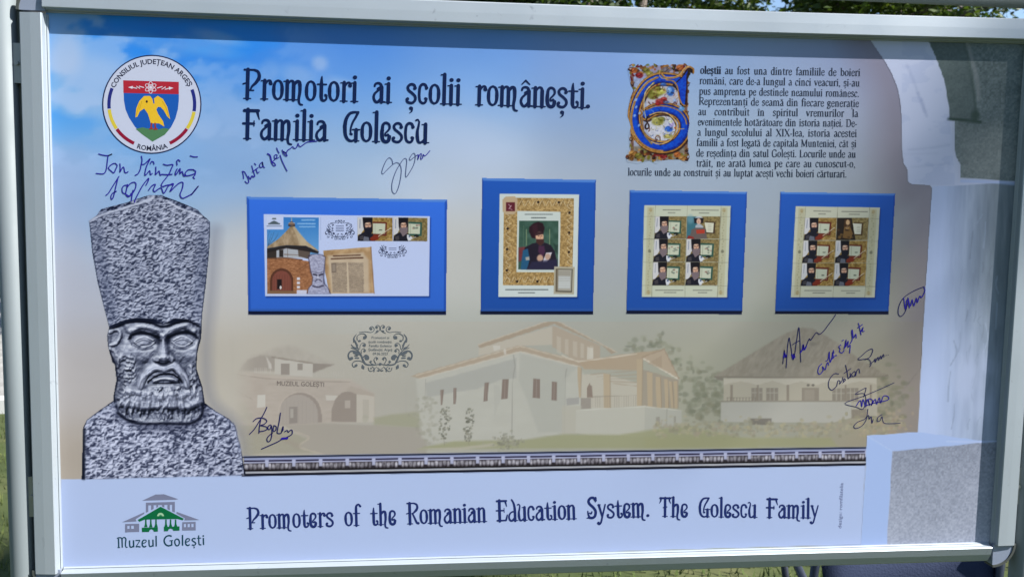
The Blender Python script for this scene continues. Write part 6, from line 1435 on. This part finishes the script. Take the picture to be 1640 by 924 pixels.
def leaf_mat(name, a, c):
    m = bpy.data.materials.new(name); m.use_nodes = True; t = m.node_tree; b = t.nodes['Principled BSDF']; b.inputs['Roughness'].default_value = .5; b.inputs['Specular IOR Level'].default_value = .3
    at = t.nodes.new('ShaderNodeVertexColor'); at.layer_name = 'Col'
    cr = t.nodes.new('ShaderNodeValToRGB'); cr.color_ramp.elements[0].color = (*a, 1); cr.color_ramp.elements[1].color = (*c, 1)
    t.links.new(at.outputs['Color'], cr.inputs[0]); t.links.new(cr.outputs[0], b.inputs['Base Color'])
    tr = t.nodes.new('ShaderNodeBsdfTranslucent'); mx = t.nodes.new('ShaderNodeMixShader'); mx.inputs[0].default_value = .28
    g = t.nodes.new('ShaderNodeMix'); g.data_type = 'RGBA'; g.blend_type = 'MULTIPLY'; g.inputs[0].default_value = 1; g.inputs[7].default_value = (1.5, 1.6, .6, 1)
    t.links.new(cr.outputs[0], g.inputs[6]); t.links.new(g.outputs[2], tr.inputs['Color'])
    t.links.new(b.outputs[0], mx.inputs[1]); t.links.new(tr.outputs[0], mx.inputs[2]); t.links.new(mx.outputs[0], t.nodes['Material Output'].inputs[0])
    return m
def tree(label, x, y, h, r, z0, nleaf, mat, seed, lean=0.0, leaf=.055, tr_r=.16, ncl=70, group=None, fine=False):
    g = np.random.default_rng(seed)
    root = thing('broadleaf_tree', label, 'tree', (x, y, 0), group)
    parts = []; tips = []
    top = np.array([x + lean, y, h * .72])
    tp = [np.array([x, y, -.05]), np.array([x + lean * .2 + .05, y, h * .22]), np.array([x + lean * .5 - .04, y + .06, h * .45]), top]
    parts.append(tube(tp, [tr_r * 1.25, tr_r, tr_r * .75, tr_r * .25], 12))
    for k in range(13):
        f = g.uniform(.32, .98); i = min(int(f * 3), 2); s = tp[i] + (tp[i + 1] - tp[i]) * (f * 3 - i)
        a = g.uniform(0, 6.283); L = r * g.uniform(.55, .95); up = g.uniform(.15, .75)
        e = s + np.array([math.cos(a) * L, math.sin(a) * L, L * up]); m = (s + e) / 2 + np.array([g.normal(0, .1), g.normal(0, .1), .12])
        parts.append(tube([s, m, e], [tr_r * .38 * (1.1 - f * .5), tr_r * .2, tr_r * .06], 7)); tips += [e, (m + e) / 2, m]
        for q in range(2):
            e2 = m + (e - m) * g.uniform(.2, .9) + g.normal(0, .35, 3) * r * .35; parts.append(tube([m, (m + e2) / 2 + g.normal(0, .05, 3), e2], [tr_r * .13, tr_r * .08, tr_r * .03], 5)); tips.append(e2)
    V, F = join(parts); mesh_obj('trunk', V, F, BARK, root, smooth=True)
    # leaves grow in clumps round the branch tips and through the crown's volume
    cz = (z0 + h) / 2; ch = (h - z0) / 2; cl = []
    for t_ in ([] if fine else tips): cl.append((np.asarray(t_), g.uniform(.28, .6)))
    while len(cl) < ncl:
        d = g.normal(0, 1, 3); d /= np.linalg.norm(d); rr = g.random() ** .3333 if fine else g.uniform(.45, 1.02)
        cl.append((np.array([x + lean * .7 + d[0] * r * rr, y + d[1] * r * rr, cz + d[2] * ch * rr]), .14 if fine else g.uniform(.22, .55)))
    per = nleaf // len(cl); C = []; T = []
    for c, s in cl:
        m = int(per * (s / .4) ** 2) + 4; p = g.normal(0, .5, (m, 3)) * np.array([s, s, s * .62]) + c; C.append(p); T.append(np.clip(g.normal(g.uniform(.25, .75), .16, m), 0, 1))
    C = np.vstack(C); T = np.concatenate(T); ok = C[:, 2] > z0 * .75; C, T = C[ok], T[ok]; m = len(C)
    ax = g.normal(0, 1, (m, 3)); ax[:, 2] *= .45; ax /= np.linalg.norm(ax, axis=1)[:, None]; bx_ = np.cross(ax, g.normal(0, 1, (m, 3)) + np.array([0, 0, 1.2])); bx_ /= np.linalg.norm(bx_, axis=1)[:, None]
    l = leaf * g.uniform(.7, 1.35, m)[:, None]; nrm = np.cross(ax, bx_)
    V = np.stack([C - ax * l, C + bx_ * l * .5 + nrm * l * .12, C + ax * l, C - bx_ * l * .5 + nrm * l * .12], 1).reshape(-1, 3)
    F = np.arange(4 * m).reshape(-1, 4)
    tone = np.repeat(T * 255, 4)
    mesh_obj('crown', V, F, mat, root, np.stack([tone] * 3, 1))
    return root
LG = [leaf_mat('leaf_dark', (.018,.036,.012), (.06,.10,.025)), leaf_mat('leaf_mid', (.022,.045,.012), (.08,.12,.03)), leaf_mat('leaf_light', (.035,.062,.014), (.12,.155,.04))]
GB = 'trees growing behind the display board'
tree('dense dark leafy tree behind the middle of the top rail', -.3, 9.5, 8.2, 2.3, 2.2, 17000, LG[0], 1, .2, .055, group=GB, ncl=110)
tree('loose tree with sky gaps behind the board left of the crossbar', 2.1, 10.5, 8.0, 2.3, 2.0, 24000, LG[1], 2, -.2, .055, group=GB, ncl=100)
tree('yellow-green tree behind the right part of the top rail', 4.4, 8.6, 7.2, 2.1, 2.0, 13000, LG[2], 3, .3, .05, .20, group=GB, ncl=100)
tree('broad dark tree far behind the right post', 8.0, 11.5, 9.0, 3.0, 2.2, 13000, LG[0], 4, .0, .065, .22, group=GB, ncl=110)
tree('tall tree standing far behind the left post beyond the path', -8.5, 19, 11, 3.4, 2.4, 9000, LG[1], 5, .0, .10, .26, group=GB)
tree('dark tree behind the left half of the board', -3.4, 13, 9.5, 2.6, 2.6, 10000, LG[0], 6, .3, .075, .2, group=GB)
tree('distant tree with thin crown between the two nearer trunks', 1.2, 17.5, 9.5, 3.2, 1.8, 14000, LG[1], 8, .1, .075, .2, group=GB, ncl=110)
tree('distant dark tree behind the right half of the top rail', 6.2, 17.0, 9.5, 3.2, 1.8, 14000, LG[0], 12, .1, .075, .2, group=GB, ncl=110)
tree('dark tree standing close behind the sky gap tree', 3.4, 13.5, 8.6, 2.6, 2.0, 16000, LG[0], 15, .1, .06, .2, group=GB, ncl=120)
tree('distant full tree at the far right of the lawn', 13.5, 19, 11, 3.6, 2.2, 9000, LG[1], 9, .1, .10, .24, group=GB)
# the far edge of the park: a wood that reads as one mass all round
gw = np.random.default_rng(77); nw = 42000
ta = gw.uniform(0, 6.283, nw); hgt_ = 6.5 + 2.6 * np.sin(ta * 7.3) + 1.8 * np.sin(ta * 17.1 + 1) + 1.2 * np.sin(ta * 41 + 2)
rw = gw.uniform(62, 76, nw); zw = gw.random(nw) ** .7 * hgt_ * (1 - .35 * np.abs(rw - 69) / 7)
Cw = np.stack([rw * np.cos(ta), rw * np.sin(ta), zw], 1); aw = gw.normal(0, 1, (nw, 3)); aw /= np.linalg.norm(aw, axis=1)[:, None]; bw = np.cross(aw, gw.normal(0, 1, (nw, 3))); bw /= np.linalg.norm(bw, axis=1)[:, None]
lw = gw.uniform(.35, .8, nw)[:, None]
Vw = np.stack([Cw - aw * lw, Cw + bw * lw * .7, Cw + aw * lw, Cw - bw * lw * .7], 1).reshape(-1, 3)
tw = np.repeat(np.clip(gw.normal(.45, .22, nw), 0, 1) * 255, 4)
wd = mesh_obj('far_wood', Vw, np.arange(4 * nw).reshape(-1, 4), LG[0], None, np.stack([tw] * 3, 1)); tag(wd, 'far wood of dark trees closing the park all round the lawn', 'wood'); wd['kind'] = 'stuff'
# added row of unseen trees behind the viewer, there to block the low sky
for i, (x, y, h, r) in enumerate([(-7.5, -15, 10, 3.4), (-2.2, -17, 11, 3.6), (3.2, -16, 10, 3.4), (-13, -10, 10, 3.4), (-15.5, -2, 10, 3.4)]):
    tree('added dark tree behind the viewer, blocking the low sky', x, y, h, r, 1.2, 3800, LG[0], 40 + i, 0, .16, .24, 90, group='added sky-blocking trees behind the viewer')
# the tall tree to the right, out of the picture, that shades the upper right of the board
_p0 = P([(1310, 265)])[0]; _e = np.array([.056, .259, .048]); _e /= np.linalg.norm(_e)
_c = _p0 + SUN_TO * 15.0 + _e * 1.15
tree('tall slim tree to the right of the board shading its upper right corner', float(_c[0]), float(_c[1]), float(_c[2] + 1.25), 1.1, float(_c[2] - 1.25), 2200, LG[1], 21, 0.0, .11, .2, 600, fine=True)
